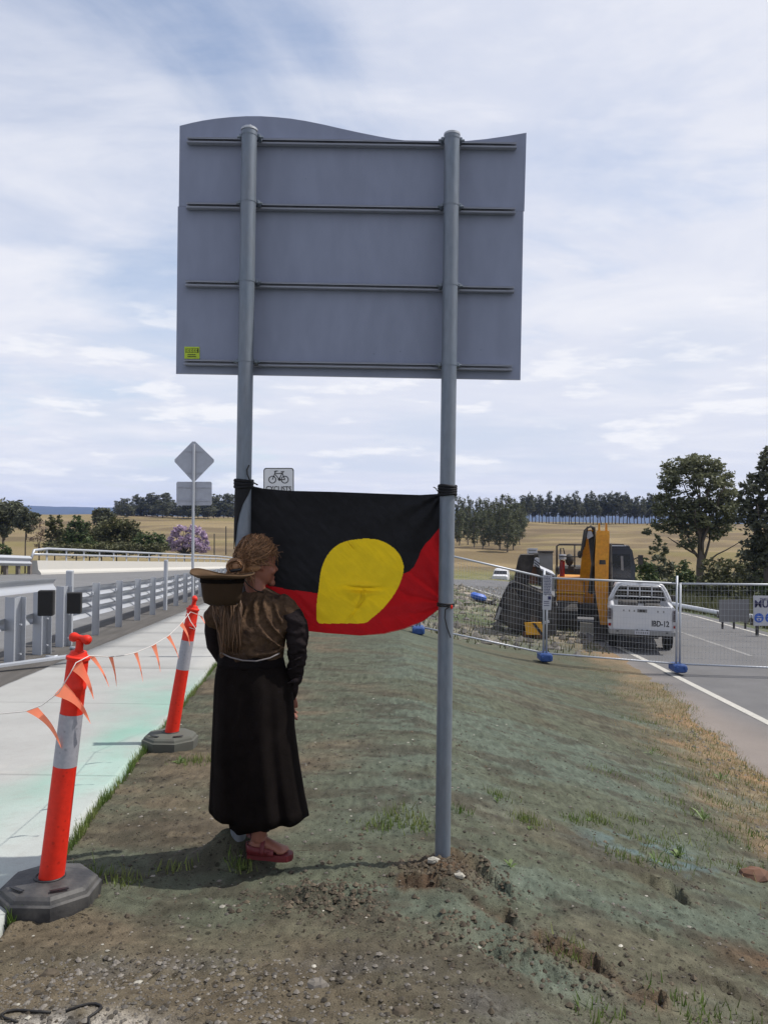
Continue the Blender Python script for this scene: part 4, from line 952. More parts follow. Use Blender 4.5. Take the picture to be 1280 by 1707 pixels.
# ------------------------------------------------------------------ temporary mesh fence
def fence_panel(pa, pb, ha, hb, label, wires=42):
    """pa,pb: ground points of the ends"""
    t = thing('mesh_fence', label, 'fence', pa, 0, 'temporary mesh fence panels across the works'); o_ = t.location; d = pb - pa; nrm = Vector((d.y, -d.x, 0)).normalized()
    def q(u, h): return pa + d * u + Vector((0, 0, h + .0))
    e = .012
    mb = MB(); mb.tube([q(e, ha), q(1 - e, hb)], .024, 8); mb.build('top_rail', M['galv'], t, smooth=True, origin=o_)
    mb = MB(); mb.tube([q(e, .16), q(1 - e, .16)], .021, 8); mb.build('bottom_rail', M['galv'], t, smooth=True, origin=o_)
    for u, h in ((e, ha), (1 - e, hb)):
        mb = MB(); mb.tube([q(u, .02), q(u, h + (.17 if u > .5 else .02))], .024, 8); mb.build('upright', M['galv'], t, smooth=True, origin=o_)
    mb = MB(); w = .0021
    for i in range(1, wires):
        u = e + (1 - 2 * e) * i / wires; mb.tube([q(u, .16), q(u, ha + (hb - ha) * u)], w, 3, cap=False)
    for i in range(1, 13):
        f = i / 13; mb.tube([q(e, .16 + (ha - .16) * f), q(1 - e, .16 + (hb - .16) * f)], w * 1.15, 3, cap=False)
    tag(mb.build('wire_mesh', M['galv'], t, origin=o_), kind='stuff'); return t
FF = [P(697, 1056, 17.9), P(907.5, 1101, 17.5), P(1129, 1119, 17.25)]
dF = FF[2] - FF[1]
FF.append(Vector((FF[2].x + 3.35, 17.0, float(zr(17)) + .02)))
FF.append(Vector((FF[3].x + 3.35, 16.9, float(zr(17)) + .02)))
FF.insert(0, Vector((FF[0].x - 3.1, 18.6, bz(FF[0].x - 3.1, 18.6) + .05)))
hts = [1.9] + [1.86] * 5
def htp(i, py): # height of the rail at foot i from its pixel height
    f = FF[i]; px = {1: 697, 2: 912, 3: 1131}[i]; return P(px, py, f.y).z - f.z
h1, h2, h3 = htp(1, 914.5), htp(2, 963), htp(3, 973); h4 = P(1280, 973.5, 17.1).z - FF[4].z
labels = ['mesh fence panel mostly hidden behind the flag', 'mesh fence panel running from behind the sign post to the notice', 'mesh fence panel in front of the excavator and the white ute', 'mesh fence panel across the road right of the ute', 'mesh fence panel past the safety sign beyond the frame edge']
for i in range(4):
    hs_ = [1.9, h1, h2, h3, h4, h4]
    fence_panel(FF[i], FF[i + 1], hs_[i], hs_[i + 1], labels[i])
foot_lab = ['blue ballast block behind the flag', 'blue ballast block left of the right sign post', 'blue ballast block on the slope below the white notice', 'blue ballast block on the white road line by the ute', 'blue ballast block past the frame edge']
for i in (1, 2, 3):
    f = FF[i]; mb = MB(); mb.box((f.x, f.y, f.z + .085), (.27, .44, .17), bev=.03); o = mb.build('ballast_block', M['bluefoot'], smooth=25, origin=f); tag(o, foot_lab[i], 'ballast block', 'blue ballast blocks of the mesh fence')
    for s in (-1, 1): mb = MB(); mb.box((f.x + s * .09, f.y - .24, f.z + .10), (.05, .05, .05)); c = mb.build('clip', M['bluefoot'], origin=f); c.parent = o; c.location = (0, 0, 0)
# notices hung on the fence
nt_ = thing('notice', 'narrow white notice board tied to the fence upright in front of the machine', 'notice', P(911, 990, 17.42)); NO = nt_.location
def fplate(t, pts, Y, m, name, th=.004):
    mb = MB(); mb.prism([xz(x, y, Y) for x, y in pts], 1, Y - th, Y + th); return mb.build(name, M[m], t, origin=t.location)
fplate(nt_, [(905, 958), (920, 959), (919, 992), (904.5, 991)], 17.42, 'noticewhite', 'upper_sheet'); fplate(nt_, [(904, 992), (919.5, 993), (918, 1017), (903.5, 1016)], 17.42, 'noticewhite', 'lower_sheet')
mb = MB()
def nb(x0, y0, x1, y1): mb.prism([xz(x0, y0, 17.412), xz(x1, y0, 17.412), xz(x1, y1, 17.412), xz(x0, y1, 17.412)], 1, 17.410, 17.4145)
for y in np.arange(961, 990, 2.6):
    x = 906.5
    while x < 917:
        w = random.uniform(.8, 2.4); nb(x, y, x + w, y + 1.3); x += w + random.uniform(.5, 1.1)
nb(913, 994, 918, 999.5)
for y in (1002, 1005, 1009): nb(906, y, 915, y + 1)
mb.build('print', M['navy'], nt_, origin=NO)
gp = thing('roadside_sign', 'plain grey back of a sign on stub legs on the far verge', 'sign', P(1222, 1040, 25)); 
fplate(gp, [(1197.5, 1000), (1248, 999), (1248, 1036), (1198, 1037)], 25, 'signgrey', 'plate', .01)
for x in (1204, 1223, 1242): a = P(x, 1036, 25); mb = MB(); mb.box((a.x, 25.02, a.z - .08), (.05, .05, .32)); mb.build('leg', M['exdark'], gp, origin=gp.location)
ps = thing('safety_sign', 'white safety sign with blue pictogram discs on the far verge', 'sign', P(1285, 1045, 24)); PO = ps.location
fplate(ps, [(1255, 993), (1326, 993.5), (1326, 1043), (1255, 1043)], 24, 'noticewhite', 'plate', .012)
for x in (1262, 1318): a = P(x, 1046, 24); mb = MB(); mb.box((a.x, 24.03, a.z), (.08, .06, .5)); mb.build('leg', M['exdark'], ps, origin=PO)
for i, x in enumerate((1264.2, 1282.5, 1300.5)):
    a = P(x, 1030, 23.98); mb = MB(); mb.tube([(a.x, 23.978, a.z), (a.x, 23.985, a.z)], .142, 28); dsc = mb.build('pictogram_disc', M['blue'], ps, origin=PO)
    mb = MB(); mb.tube([(a.x, 23.972, a.z - .02), (a.x, 23.976, a.z - .02)], .075, 16); mb.build('head_symbol', M['noticewhite'], dsc, origin=PO)
    mb = MB(); mb.box((a.x, 23.970, a.z + .01), (.15, .004, .035)); mb.box((a.x, 23.970, a.z - .055), (.05, .004, .05)); mb.build('goggles_symbol', M['blue'], dsc, origin=PO)
text('THIS PROJECT', .098, P(1283, 999.5, 23.98), (R(90), 0, 0), 'navy', ps, bold=.002)
text('MUST', .30, P(1277.5, 1007.5, 23.98), (R(90), 0, 0), 'navy', ps, bold=.008)
# rail behind the signs
fr = lambda y: 12.9 + .02 * (y - 24)
gr2 = thing('guard_rail', 'white topped rail on the far side of the road behind the grey sign', 'guard rail', P(1130, 1010, 33)); 
mb = MB(); pts = [P(1040, 990, 44), P(1136, 1010, 33), P(1200, 1022, 29.5), P(1256, 1028, 27.5), P(1300, 1034, 26)]
mb.tube(pts, (.09, .05), 8); mb.build('beam', M['white'], gr2, smooth=True, origin=gr2.location)
for p in pts[1:-1]:
    mb = MB(); mb.box((p.x, p.y + .12, p.z - .35), (.12, .12, .8)); mb.build('post', M['timberpost'], gr2, origin=gr2.location)

# ------------------------------------------------------------------ white ute
UY = 20.25; uc = P(1069, 1080, UY); uz = float(zr(UY)) + .01
ute = thing('ute', 'dusty white ute with a framed load tray seen from behind', 'ute', (uc.x, UY, uz), R(-15.5)); 
hw = .84
def mirror_box(mb, c, s, **k):
    mb.box(c, s, **k); mb.box((-c[0], c[1], c[2]), s, **k)
def sect(y, pts): return [Vector((x, y, z)) for x, z in pts]
# tub sides and floor: U shaped cross-section swept along the tray
def tub_ring(y, k=1.0, lift=0.0):
    o_ = [(-hw * .93, .56), (-hw * 1.0, .66), (-hw * 1.01, .86), (-hw * .985, 1.02), (-hw * .95, 1.15), (-hw * .90, 1.19), (-hw * .83, 1.19), (-hw * .80, 1.12), (-hw * .80, .70)]
    full = o_ + [(-x, z) for x, z in reversed(o_)]
    return sect(y, full)
mb = MB(); mb.loft([tub_ring(.02), tub_ring(.3), tub_ring(1.5), tub_ring(1.56)]); body = mb.build('tub', M['utewhite'], ute, smooth=40)
mb = MB(); tgp = [(-.70, .585), (.70, .585), (.72, .62), (.72, 1.17), (.69, 1.195), (-.69, 1.195), (-.72, 1.17), (-.72, .62)]
mb.loft([sect(-.022, [(x * .985, .89 + (z - .89) * .985) for x, z in tgp]), sect(-.012, tgp), sect(.035, tgp)]); tgt = mb.build('tailgate', M['utewhite'], ute, smooth=30)
mb = MB(); mb.box((0, -.024, 1.075), (.17, .012, .05), bev=.01); mb.build('handle', M['exdark'], tgt)
mb = MB(); mb.box((0, -.024, 1.075), (.24, .006, .085), bev=.01); mb.build('handle_recess', M['signgrey'], tgt)
for x in (-.45, -.31, -.19, .38, .52): mb = MB(); mb.box((x, -.0235, 1.07), (.035, .004, .05)); mb.build('grey_mark', M['greypanel'], tgt)  # small flat grey marks on the tailgate face
mb = MB()
mb.loft([sect(-.10, [(-.78, .47), (.78, .47), (.80, .50), (.80, .575), (.78, .58), (-.78, .58), (-.80, .575), (-.80, .50)]), sect(.06, [(-.80, .45), (.80, .45), (.82, .50), (.82, .575), (.80, .582), (-.80, .582), (-.82, .575), (-.82, .50)])]); mb.build('bumper', M['greypanel'], ute, smooth=30)
mb = MB(); mb.box((0, -.106, .53), (.36, .008, .10)); npl = mb.build('number_plate', M['noticewhite'], ute)
mb = MB()
for i, x in enumerate(np.linspace(-.13, .13, 6)): mb.box((x, -.1115, .53), (.028, .003, .05))
mb.build('plate_print', M['signgrey'], npl)
for x in (-.60, .60, -.12, .0, .12): mb = MB(); mb.tube([(x, -.105, .585 if abs(x) < .3 else .55), (x, -.095, .585 if abs(x) < .3 else .55)], .026, 10); mb.build('bumper_mount', M['black'], ute)
for s in (-1, 1):
    mb = MB(); mb.loft([sect(-.03, [(s * .745, .83), (s * .84, .83), (s * .845, 1.10), (s * .80, 1.12), (s * .745, 1.10)]), sect(.14, [(s * .745, .82), (s * .856, .82), (s * .852, 1.10), (s * .80, 1.13), (s * .745, 1.10)])]); lp = mb.build('tail_light', M['lampsmoke'], ute)
    for zz in (.87, .935, 1.0, 1.065): mb = MB(); mb.box((s * .795, -.034, zz), (.07, .006, .016)); mb.build('light_rib', M['exdark'], lp)
    mb = MB(); mb.box((s * .79, -.025, .70), (.075, .02, .07)); mb.build('reflector', M['lampred'], ute)
# cab
def cab_ring(y, w0, w1, w2, z1, z2): return sect(y, [(-w0, .55), (-w0 * 1.02, .95), (-w1, z1), (-w2, z2 - .05), (-w2 * .9, z2), (w2 * .9, z2), (w2, z2 - .05), (w1, z1), (w0 * 1.02, .95), (w0, .55)])
mb = MB(); mb.loft([cab_ring(1.60, .80, .78, .60, 1.16, 1.58), cab_ring(1.68, .82, .80, .63, 1.16, 1.63), cab_ring(2.6, .83, .81, .64, 1.16, 1.66), cab_ring(3.1, .83, .81, .60, 1.14, 1.60), cab_ring(3.75, .82, .80, .72, 1.05, 1.10), cab_ring(4.7, .80, .78, .70, .92, .97), cab_ring(4.85, .74, .72, .6, .85, .9)]); cab = mb.build('cab', M['utewhite'], ute, smooth=35)
mb = MB(); mb.prism([(-.68, 1.20), (.68, 1.20), (.585, 1.53), (.53, 1.56), (-.53, 1.56), (-.585, 1.53)], 1, 1.59, 1.605); mb.build('rear_window', M['glass'], ute)
for s in (-1, 1):
    mb = MB(); mb.add([(s * .812, 1.75, 1.19), (s * .812, 2.9, 1.19), (s * .655, 2.75, 1.56), (s * .65, 1.80, 1.55)], [(0, 1, 2, 3)]); mb.build('side_window', M['glass'], ute)
    mb = MB(); mb.box((s * .97, 3.0, 1.17), (.18, .08, .16), bev=.02); mb.box((s * .87, 3.0, 1.12), (.10, .04, .04)); mb.build('mirror', M['exdark'], ute)
# headboard frame of pale tube
fr_pts = [(-.80, 1.17), (-.76, 1.28), (-.66, 1.50), (-.58, 1.62), (-.48, 1.66), (.48, 1.66), (.58, 1.62), (.66, 1.50), (.76, 1.28), (.80, 1.17)]
mb = MB(); mb.tube([(x, 1.46, z) for x, z in fr_pts], .040, 10); hb = mb.build('headboard', M['utewhite'], ute, smooth=True)
mb = MB(); mb.tube([(x * .93, 1.40, 1.17 + (z - 1.17) * .93) for x, z in fr_pts], .022, 8); mb.build('inner_hoop', M['chrome'], hb, smooth=True)
for z, x in ((1.47, .66), (1.31, .73)): mb = MB(); mb.cyl((-x, 1.43, z), (x, 1.43, z), .017, 8); mb.build('cross_bar', M['utewhite'], hb, smooth=True)
for x in (-.31, 0, .31): mb = MB(); mb.cyl((x, 1.42, 1.28), (x, 1.42, 1.63), .017, 8); mb.build('upright_bar', M['utewhite'], hb, smooth=True)
mb = MB(); mb.box((0, 1.44, 1.70), (.12, .08, .05), bev=.015); mb.build('work_light', M['chrome'], hb)
mb = MB(); mb.box((-.32, 1.1, 1.10), (.5, .5, .26), bev=.03); mb.box((.3, 1.0, 1.08), (.4, .7, .2), bev=.03); mb.cyl((-.5, .9, 1.20), (.5, 1.2, 1.22), .05, 8); mb.build('load', M['exdark'], ute)
mb = MB(); mb.box((0, .9, .66), (1.3, 1.3, .06)); mb.box((0, .55, .50), (1.1, .12, .10)); mb.box((-.38, 2.4, .52), (.10, 4.4, .14)); mb.box((.38, 2.4, .52), (.10, 4.4, .14)); mb.cyl((-.62, 1.0, .36), (.62, 1.0, .36), .05, 8); mb.ball((.02, 1.0, .36), (.15, .15, .14), 10, 8); mb.box((.0, .02, .42), (.8, .06, .08)); mb.build('chassis', M['exdark'], ute)
wm = MB(); prof = [(.10, .20), (.12, .30), (.11, .345), (.06, .36), (-.06, .36), (-.11, .345), (-.12, .30), (-.10, .20)]
def wheel(x, y):
    mb = MB(); n = 28; rings = []
    for a in np.linspace(0, 2 * math.pi, n + 1): rings.append([Vector((x + dx, y + math.cos(a) * r, .36 + math.sin(a) * r)) for dx, r in prof])
    mb.loft(rings, cap=False); w = mb.build('wheel', M['tyre'], ute, smooth=40)
    mb = MB(); mb.tube([(x - .07, y, .36), (x + .07, y, .36)], .205, 20); mb.tube([(x - .09, y, .36), (x + .09, y, .36)], .07, 12); mb.build('rim', M['signgrey'], w, smooth=40)
for x in (-.69, .69):
    for y in (1.0, 3.9): wheel(x, y)
for s in (-1, 1): mb = MB(); mb.box((s * .70, .70, .36), (.22, .012, .32)); mb.build('mud_flap', M['exdark'], ute)
t_ = text('IBD-12', .20, (0, 0, 0), (R(90), 0, 0), 'black', ute, bold=.006, sx=.74); t_.location = (.44, -.0245, .76)

# ------------------------------------------------------------------ excavator
EY = 24.5; ec = P(992, 1050, EY); ez = bz(ec.x, EY) + .0
exc = thing('excavator', 'orange excavator with folded arm and dark cab facing the camera', 'excavator', (ec.x, EY, ez), R(-14)); 
sc_ = EY / FPX
def ex(px, py): q = P(px, py, EY); return q.x - ec.x, q.z - ez
def track(x):
    mb = MB(); pts = []; n = 36
    for k in range(n):
        a = 2 * math.pi * k / n; pts.append((1.45 * (1 if math.cos(a) > 0 else -1) + .42 * math.cos(a), .44 + .42 * math.sin(a)))
    rings = [[Vector((x + dx, yy_ + 1.6, zz)) for yy_, zz in pts] for dx in (-.30, -.27, .27, .30)]
    mb.loft(rings); t = mb.build('track', M['exdark'], exc, smooth=20)
    for k in range(22):
        f = k / 22; L_ = 2 * 2.9 + 2 * math.pi * .42; s = f * L_
        if s < 2.9: c, ang = (-1.45 + s, .86), 0
        elif s < 2.9 + 1.32: a = (s - 2.9) / .42; c, ang = (1.45 + .42 * math.sin(a), .44 + .42 * math.cos(a)), -a
        elif s < 5.8 + 1.32: c, ang = (1.45 - (s - 4.22), .02), 0
        else: a = (s - 7.12) / .42; c, ang = (-1.45 - .42 * math.sin(a), .44 - .42 * math.cos(a)), -a
        mb = MB(); mb.box((x, c[0] + 1.6, c[1]), (.64, .17, .05), Matrix.Rotation(ang, 3, 'X'), bev=.01); mb.build('track_shoe', M['exdark'], t)
track(-.86); track(.95)
mb = MB(); mb.box((.05, 1.6, .55), (1.4, 1.4, .4), bev=.05); mb.tube([(.05, 1.7, .75), (.05, 1.7, 1.0)], .65, 24); mb.build('undercarriage', M['exdark'], exc)
mb = MB(); x0, z1 = ex(927, 966); x1, z0 = ex(975, 1012)
mb.box((.1, 2.0, z0 - .07), (2.45, 2.9, .16), bev=.03); mb.build('deck', M['exdark'], exc)
mb = MB(); mb.box(((x0 + x1) / 2, 1.35, (z0 + z1) / 2 + .02), (x1 - x0, 1.5, z1 - z0), bev=.05); tb = mb.build('tool_box', M['exorange'], exc, smooth=30)
mb = MB(); mb.box(((x0 + x1) / 2, .59, z0 + .36), (x1 - x0 + .02, .05, .07), bev=.02); mb.build('box_trim', M['haz_y'], tb)
mb = MB(); mb.box(((x0 + x1) / 2 + .42, .585, z0 + .4), (.03, .03, .7)); mb.build('box_latch', M['exdark'], tb)
mb = MB(); mb.box((.0, 3.3, z0 + .55), (2.5, 1.2, 1.1), bev=.08); mb.build('engine_house', M['exdark'], exc, smooth=30)
hr = lambda pts, y, r=.022: mbh.tube([(ex(a, b)[0], y, ex(a, b)[1]) for a, b in pts], r, 6)
mbh = MB(); hr([(928, 960), (928, 912), (932, 909), (985, 909)], .7, .03); hr([(932, 930), (982, 930)], .7); hr([(958, 909), (958, 948)], .7); hr([(934, 958), (934, 916), (939, 916), (941, 926)], .9); hr([(985, 909), (985, 955)], .9); hr([(927, 945), (926, 1005)], .62, .025)
mbh.build('handrail', M['exdark'], exc, smooth=True)
mb = MB(); a, b = ex(937, 935); mb.tube([(a, .85, b - .75), (a, .85, b - .1)], .085, 12); mb.ball((a, .85, b - .08), (.085, .085, .06), 10, 5); fe = mb.build('fire_extinguisher', M['lampred'], exc, smooth=40)
mb = MB(); mb.tube([(a, .85, b), (a, .85, b + .16)], .12, 10); mb.build('guard_cap', M['noticewhite'], exc)
mb = MB(); a, b = ex(949, 936); mb.ball((a, 1.0, b), (.14, .14, .20), 10, 6); mb.box((a + .06, .95, b - .28), (.2, .1, .2), bev=.03); mb.build('hose_reel', M['exdark'], exc, smooth=40)
# cab
def px_poly(pts, y0, y1, m, name, parent=None):
    mb = MB(); mb.prism([ex(*p) for p in pts], 1, y0, y1); return mb.build(name, M[m], parent or exc)
cb = px_poly([(1014, 1003), (1057, 1003), (1058, 945), (1053, 918), (1050, 915), (1016, 915), (1013, 920)], .75, 2.3, 'cabpaint', 'cab')
px_poly([(1016.5, 965), (1051, 965), (1049, 925), (1018, 925)], .735, .749, 'cabglass', 'windscreen', cb)
px_poly([(1017, 998), (1054, 998), (1052, 968), (1017, 968)], .735, .749, 'cabpaint', 'lower_screen', cb)
px_poly([(1035, 952), (1039, 953), (1038, 928), (1034, 928)], .725, .734, 'signgrey', 'wiper', cb)
px_poly([(1016, 915), (1050, 915), (1049, 911.5), (1018, 911.5)], .8, 2.2, 'cabpaint', 'roof', cb)
mbh = MB(); hr([(1020, 914), (1020, 908.5), (1040, 909), (1040, 914)], 1.0, .02); hr([(1046, 914), (1046, 910.5)], 1.0, .05); mbh.build('roof_rail', M['exdark'], exc)
px_poly([(1062, 926), (1070, 926), (1070, 942), (1062, 942)], .6, .68, 'exdark', 'mirror')
mbh = MB(); hr([(1054, 934), (1062, 930)], .7, .02); mbh.build('mirror_arm', M['exdark'], exc)
# boom (behind) and stick (in front), both tapering boxes seen end on
def limb(sections, m, name, parent=None):
    mb = MB(); mb.loft([[Vector((x - w / 2, y - d / 2, z)), Vector((x + w / 2, y - d / 2, z)), Vector((x + w / 2, y + d / 2, z)), Vector((x - w / 2, y + d / 2, z))] for x, y, z, w, d in sections]); return mb.build(name, M[m], parent or exc)
def secpx(px0, px1, py, y, d): a, z = ex(px0, py); b, _ = ex(px1, py); return ((a + b) / 2, y, z, b - a, d)
limb([secpx(966, 990, 1010, 1.2, .6), secpx(967, 989, 960, .8, .65), secpx(971, 989, 915, .1, .6), secpx(973, 988, 893, -.5, .45), secpx(976, 990, 883, -.9, .3)], 'exorange', 'boom')
st_ = limb([secpx(998, 1008, 1030, -1.55, .25), secpx(994, 1009, 1005, -1.45, .34), secpx(990, 1010, 975, -1.3, .42), secpx(990, 1011, 930, -1.15, .46), secpx(992, 1012.5, 890, -1.0, .46), secpx(993, 1012, 884, -1.0, .4)], 'exorange', 'stick')
for x0_, x1_ in ((995, 998.5), (1006, 1009.5)): px_poly([(x0_, 886), (x1_, 886), (x1_ - .5, 872), (x0_ + .5, 872)], -1.15, -.85, 'exorange', 'lug', st_)
px_poly([(996, 941), (1007, 941), (1006, 930), (997, 930)], -1.40, -1.36, 'exdark', 'link_mount', st_)
mb = MB(); a0, b0 = ex(1013, 905); a1, b1_ = ex(1015, 985); mb.cyl((a0, -.7, b0), (a1, -.6, b1_), .07, 10); mb.build('hydraulic_cylinder', M['exdark'], exc, smooth=40)
mb = MB(); a0, b0 = ex(985, 890); a1, b1_ = ex(985, 985); mb.tube([(a0, -.8, b0), (a0 + .1, -1.0, (b0 + b1_) / 2), (a1, -.5, b1_)], .10, 10); mb.build('boom_cylinder', M['exdark'], exc, smooth=40)
for k in range(4):
    pts = [(968 + k * 2, 925 - k * 5), (974 + k * 1.6, 884 - k * 2), (984 + k * 2, 876 + k), (990, 890 + k * 3), (989 - k, 930 + k * 8)]
    mb = MB(); mb.tube([(ex(*p)[0], -.9 - .05 * k, ex(*p)[1]) for p in pts], .024, 6); mb.build('hose', M['exdark'], exc, smooth=True)
px_poly([(975, 888), (984, 882), (988, 893), (979, 898)], -1.0, -.8, 'noticewhite', 'hose_clamp')
mb = MB(); a, b = ex(967, 924); mb.ball((a, -.2, b), (.08, .08, .12), 8, 6); mb.build('work_lamp', M['exdark'], exc, smooth=True)
mb = MB(); x0, z0 = ex(988, 1062); x1, z1 = ex(1020, 1010); n = 9
rings = []
for x in (x0, x0 + .05, x1 - .05, x1):
    rings.append([Vector((x, -1.75 + .55 * math.cos(a), (z0 + z1) / 2 + .42 * math.sin(a))) for a in np.linspace(R(-150), R(70), n)] + [Vector((x, -1.75 + .44 * math.cos(a), (z0 + z1) / 2 + .33 * math.sin(a))) for a in np.linspace(R(70), R(-150), n)])
mb.loft(rings); bk = mb.build('bucket', M['dirtysteel'], exc, smooth=30)
for k in range(5):
    x = x0 + .05 + (x1 - x0 - .1) * k / 4; mb = MB(); mb.box((x, -2.25, z0 + .14), (.07, .2, .05), bev=.01); mb.build('tooth', M['dirtysteel'], bk)
px_poly([(967, 1035), (991, 1036), (990, 1051), (986, 1054), (982, 1051), (967, 1053)], -.55, -.5, 'pale', 'paper_cover')

# ------------------------------------------------------------------ dark roadworks machine left of the excavator
RY = 22.5; rc = P(880, 1050, RY); rz_ = bz(rc.x, RY)
rm = thing('roadworks_machine', 'dark dirty roadworks machine with upright chute and yellow striped plate', 'machine', (rc.x, RY, rz_), R(-9))
def rx(px, py, Y=RY): q = P(px, py, Y); return q.x - rc.x, q.z - rz_
def rpoly(pts, y0, y1, m, name, parent=None, taper=None):
    a = [rx(*p) for p in pts]; cx = sum(p[0] for p in a) / len(a); cz = sum(p[1] for p in a) / len(a); k = taper or 1.0
    mb = MB(); mb.loft([[Vector((x, y0, z)) for x, z in a], [Vector((cx + (x - cx) * k, y1, cz + (z - cz) * k)) for x, z in a]]); return mb.build(name, M[m], parent or rm)
hp = rpoly([(824, 1030), (829, 1012), (838, 990), (848, 972), (858, 968), (878, 975), (900, 985), (922, 992), (926, 1010), (924, 1046), (880, 1052), (862, 1050), (845, 1040)], -.5, 1.4, 'dirtysteel', 'hopper', taper=.92)
rpoly([(833, 1020), (838, 1003), (850, 982), (855, 978), (868, 1000), (878, 1040), (862, 1046), (846, 1036)], -.62, -.5, 'dirtysteel', 'hopper_wing', hp, taper=1.03)
rpoly([(880, 1000), (896, 1000), (899, 1040), (884, 1044)], -.60, -.5, 'dirtysteel', 'push_plate', hp)
rpoly([(826, 1028), (833, 1008), (837, 1010), (831, 1028)], -.70, -.62, 'greypanel', 'worn_edge', hp)
for p in ((858, 979, 882, 983), (892, 1004, 921, 1000), (842, 1030, 872, 1036)):
    a, b = rx(p[0], p[1]); c, d = rx(p[2], p[3]); mb = MB(); mb.cyl((a, -.66, b), (c, -.66, d), .022, 6); mb.build('stiffener', M['dirtysteel'], hp)
ch = rpoly([(856, 975), (859, 955), (864, 932), (868, 925), (892, 925), (888, 945), (880, 972), (876, 978)], .1, 1.1, 'dirtysteel', 'chute', taper=.95)
rpoly([(880, 973), (886, 945), (896, 944), (899, 974)], .15, 1.0, 'rust', 'chute_side', ch)
rpoly([(893, 945), (900, 946), (903, 976), (897, 976)], .05, .9, 'dirtysteel', 'chute_edge', ch)
mb = MB(); a, b = rx(893, 925); mb.tube([(a - .06, .0, b), (a + .06, .0, b)], .07, 12); mb.build('chute_roller', M['exdark'], ch, smooth=40)
hz_ = rpoly([(890, 932), (898, 930), (899, 946), (889, 944)], .0, .08, 'noticewhite', 'striped_marker')
for k in range(3): rpoly([(890, 932 + k * 4.5), (899, 940 + k * 4.5 - 1), (899, 942 + k * 4.5 - 1), (890, 934 + k * 4.5)], -.012, -.002, 'black', 'stripe', hz_)
# grey side of the tray, running away behind the chute
for pts, Y0 in (([(899, 950), (911, 957), (911, 985), (900, 976)], 0), ([(911, 957), (926, 963), (926, 990), (911, 985)], 0)):
    rpoly(pts, .9, 2.6, 'greypanel', 'side_panel')
rpoly([(898, 948), (927, 961), (927, 964), (898, 951)], .8, 2.7, 'noticewhite', 'side_rim'); rpoly([(910, 957), (912.5, 957.5), (912.5, 985), (910, 985)], .8, .88, 'greypanel', 'side_rib')
ld = rpoly([(882, 920), (884, 920), (884, 952), (882, 952)], 2.8, 2.85, 'noticewhite', 'ladder')
ld2 = rpoly([(898, 921), (900, 921), (901, 952), (899, 952)], 2.8, 2.85, 'noticewhite', 'ladder_stile', ld)
for k in range(6): y = 919 + k * 6; rpoly([(884, y), (901, y), (901, y + 2.6), (884, y + 2.6)], 2.74, 2.79, 'noticewhite', 'rung', ld)
rpoly([(885, 921), (900, 921), (901, 952), (885, 952)], 2.9, 3.0, 'greypanel', 'ladder_backing', ld)
rpoly([(903, 927), (930, 927), (930, 962), (903, 955)], 3.2, 3.4, 'greypanel', 'rear_board'); rpoly([(902, 925), (931, 925), (931, 928), (902, 928)], 3.1, 3.45, 'dirtysteel', 'rear_rim')
yp = rpoly([(873, 1033), (900, 1032), (905, 1048), (900, 1052), (876, 1052)], -.75, -.60, 'haz_y', 'striped_plate')
rpoly([(885, 1033), (890, 1033), (903, 1050), (899, 1052)], -.765, -.752, 'black', 'stripe', yp)
mb = MB(); a, b = rx(878, 1053); mb.tube([(a - .12, -.6, b), (a + .12, -.6, b)], .10, 14); mb.build('push_roller', M['rust'], rm, smooth=40); mb = MB(); a, b = rx(897, 1054); mb.tube([(a - .12, -.6, b), (a + .12, -.6, b)], .10, 14); mb.build('push_roller', M['rust'], rm, smooth=40)
rpoly([(902, 1032), (912, 1028), (913, 1032), (903, 1036)], -.7, -.6, 'noticewhite', 'clevis'); rpoly([(905, 1012), (925, 1010), (924, 1052), (906, 1054)], -.55, 1.0, 'exdark', 'crawler')

# white vehicles and blue pump further away
def vehicle(px, py, Y, w, hgt, label, cat, body='utewhite', name='van', ln=4.2, rz=0):
    q = P(px, py, Y); t = thing(name, label, cat, (q.x, Y, q.z), rz)
    def rg(y, zt, k): return [Vector((sx * w / 2 * kk, y, zz)) for sx, kk, zz in ((-1, .96, .3), (-1, 1, .6), (-1, .98, hgt * .55), (-1, k, zt - .06), (-1, k * .9, zt), (1, k * .9, zt), (1, k, zt - .06), (1, .98, hgt * .55), (1, 1, .6), (1, .96, .3))]
    mb = MB(); mb.loft([rg(0, hgt * .60, .92), rg(.9, hgt * .66, .9), rg(1.6, hgt, .82), rg(ln - .1, hgt, .82), rg(ln, hgt * .9, .8)]); mb.build('body', M[body], t, smooth=35)
    mb = MB(); mb.add([(-w * .43, .93, hgt * .68), (w * .43, .93, hgt * .68), (w * .38, 1.5, hgt * .95), (-w * .38, 1.5, hgt * .95)], [(0, 1, 2, 3)]); mb.build('windscreen', M['glass'], t)
    mb = MB(); mb.box((0, -.02, .62), (w * .55, .06, .18)); mb.build('grille', M['exdark'], t)
    for sx in (-1, 1):
        mb = MB(); mb.box((sx * w * .38, -.02, .68), (.26, .06, .14)); mb.build('headlight', M['chrome'], t)
        for y in (.8, ln - .8): mb = MB(); mb.tube([(sx * w * .38, y, .32), (sx * w * .5, y, .32)], .33, 16); mb.build('wheel', M['tyre'], t, smooth=40)
    return t
vehicle(832, 976, 88, 1.75, 1.75, 'small white car parked on the pale works ground beyond the fence', 'car', name='parked_car', rz=R(-14), ln=3.2)
cq = P(910, 962, 30); cbn = thing('white_box', 'added white box for a bright reflective spot between the machine and the excavator', 'white_box', (cq.x, 30, bz(cq.x, 30)))  # white box added in place of a bright reflective thing
def cpx(x, y): q = P(x, y, 30); return (q.x - cq.x, q.z - cbn.location.z)
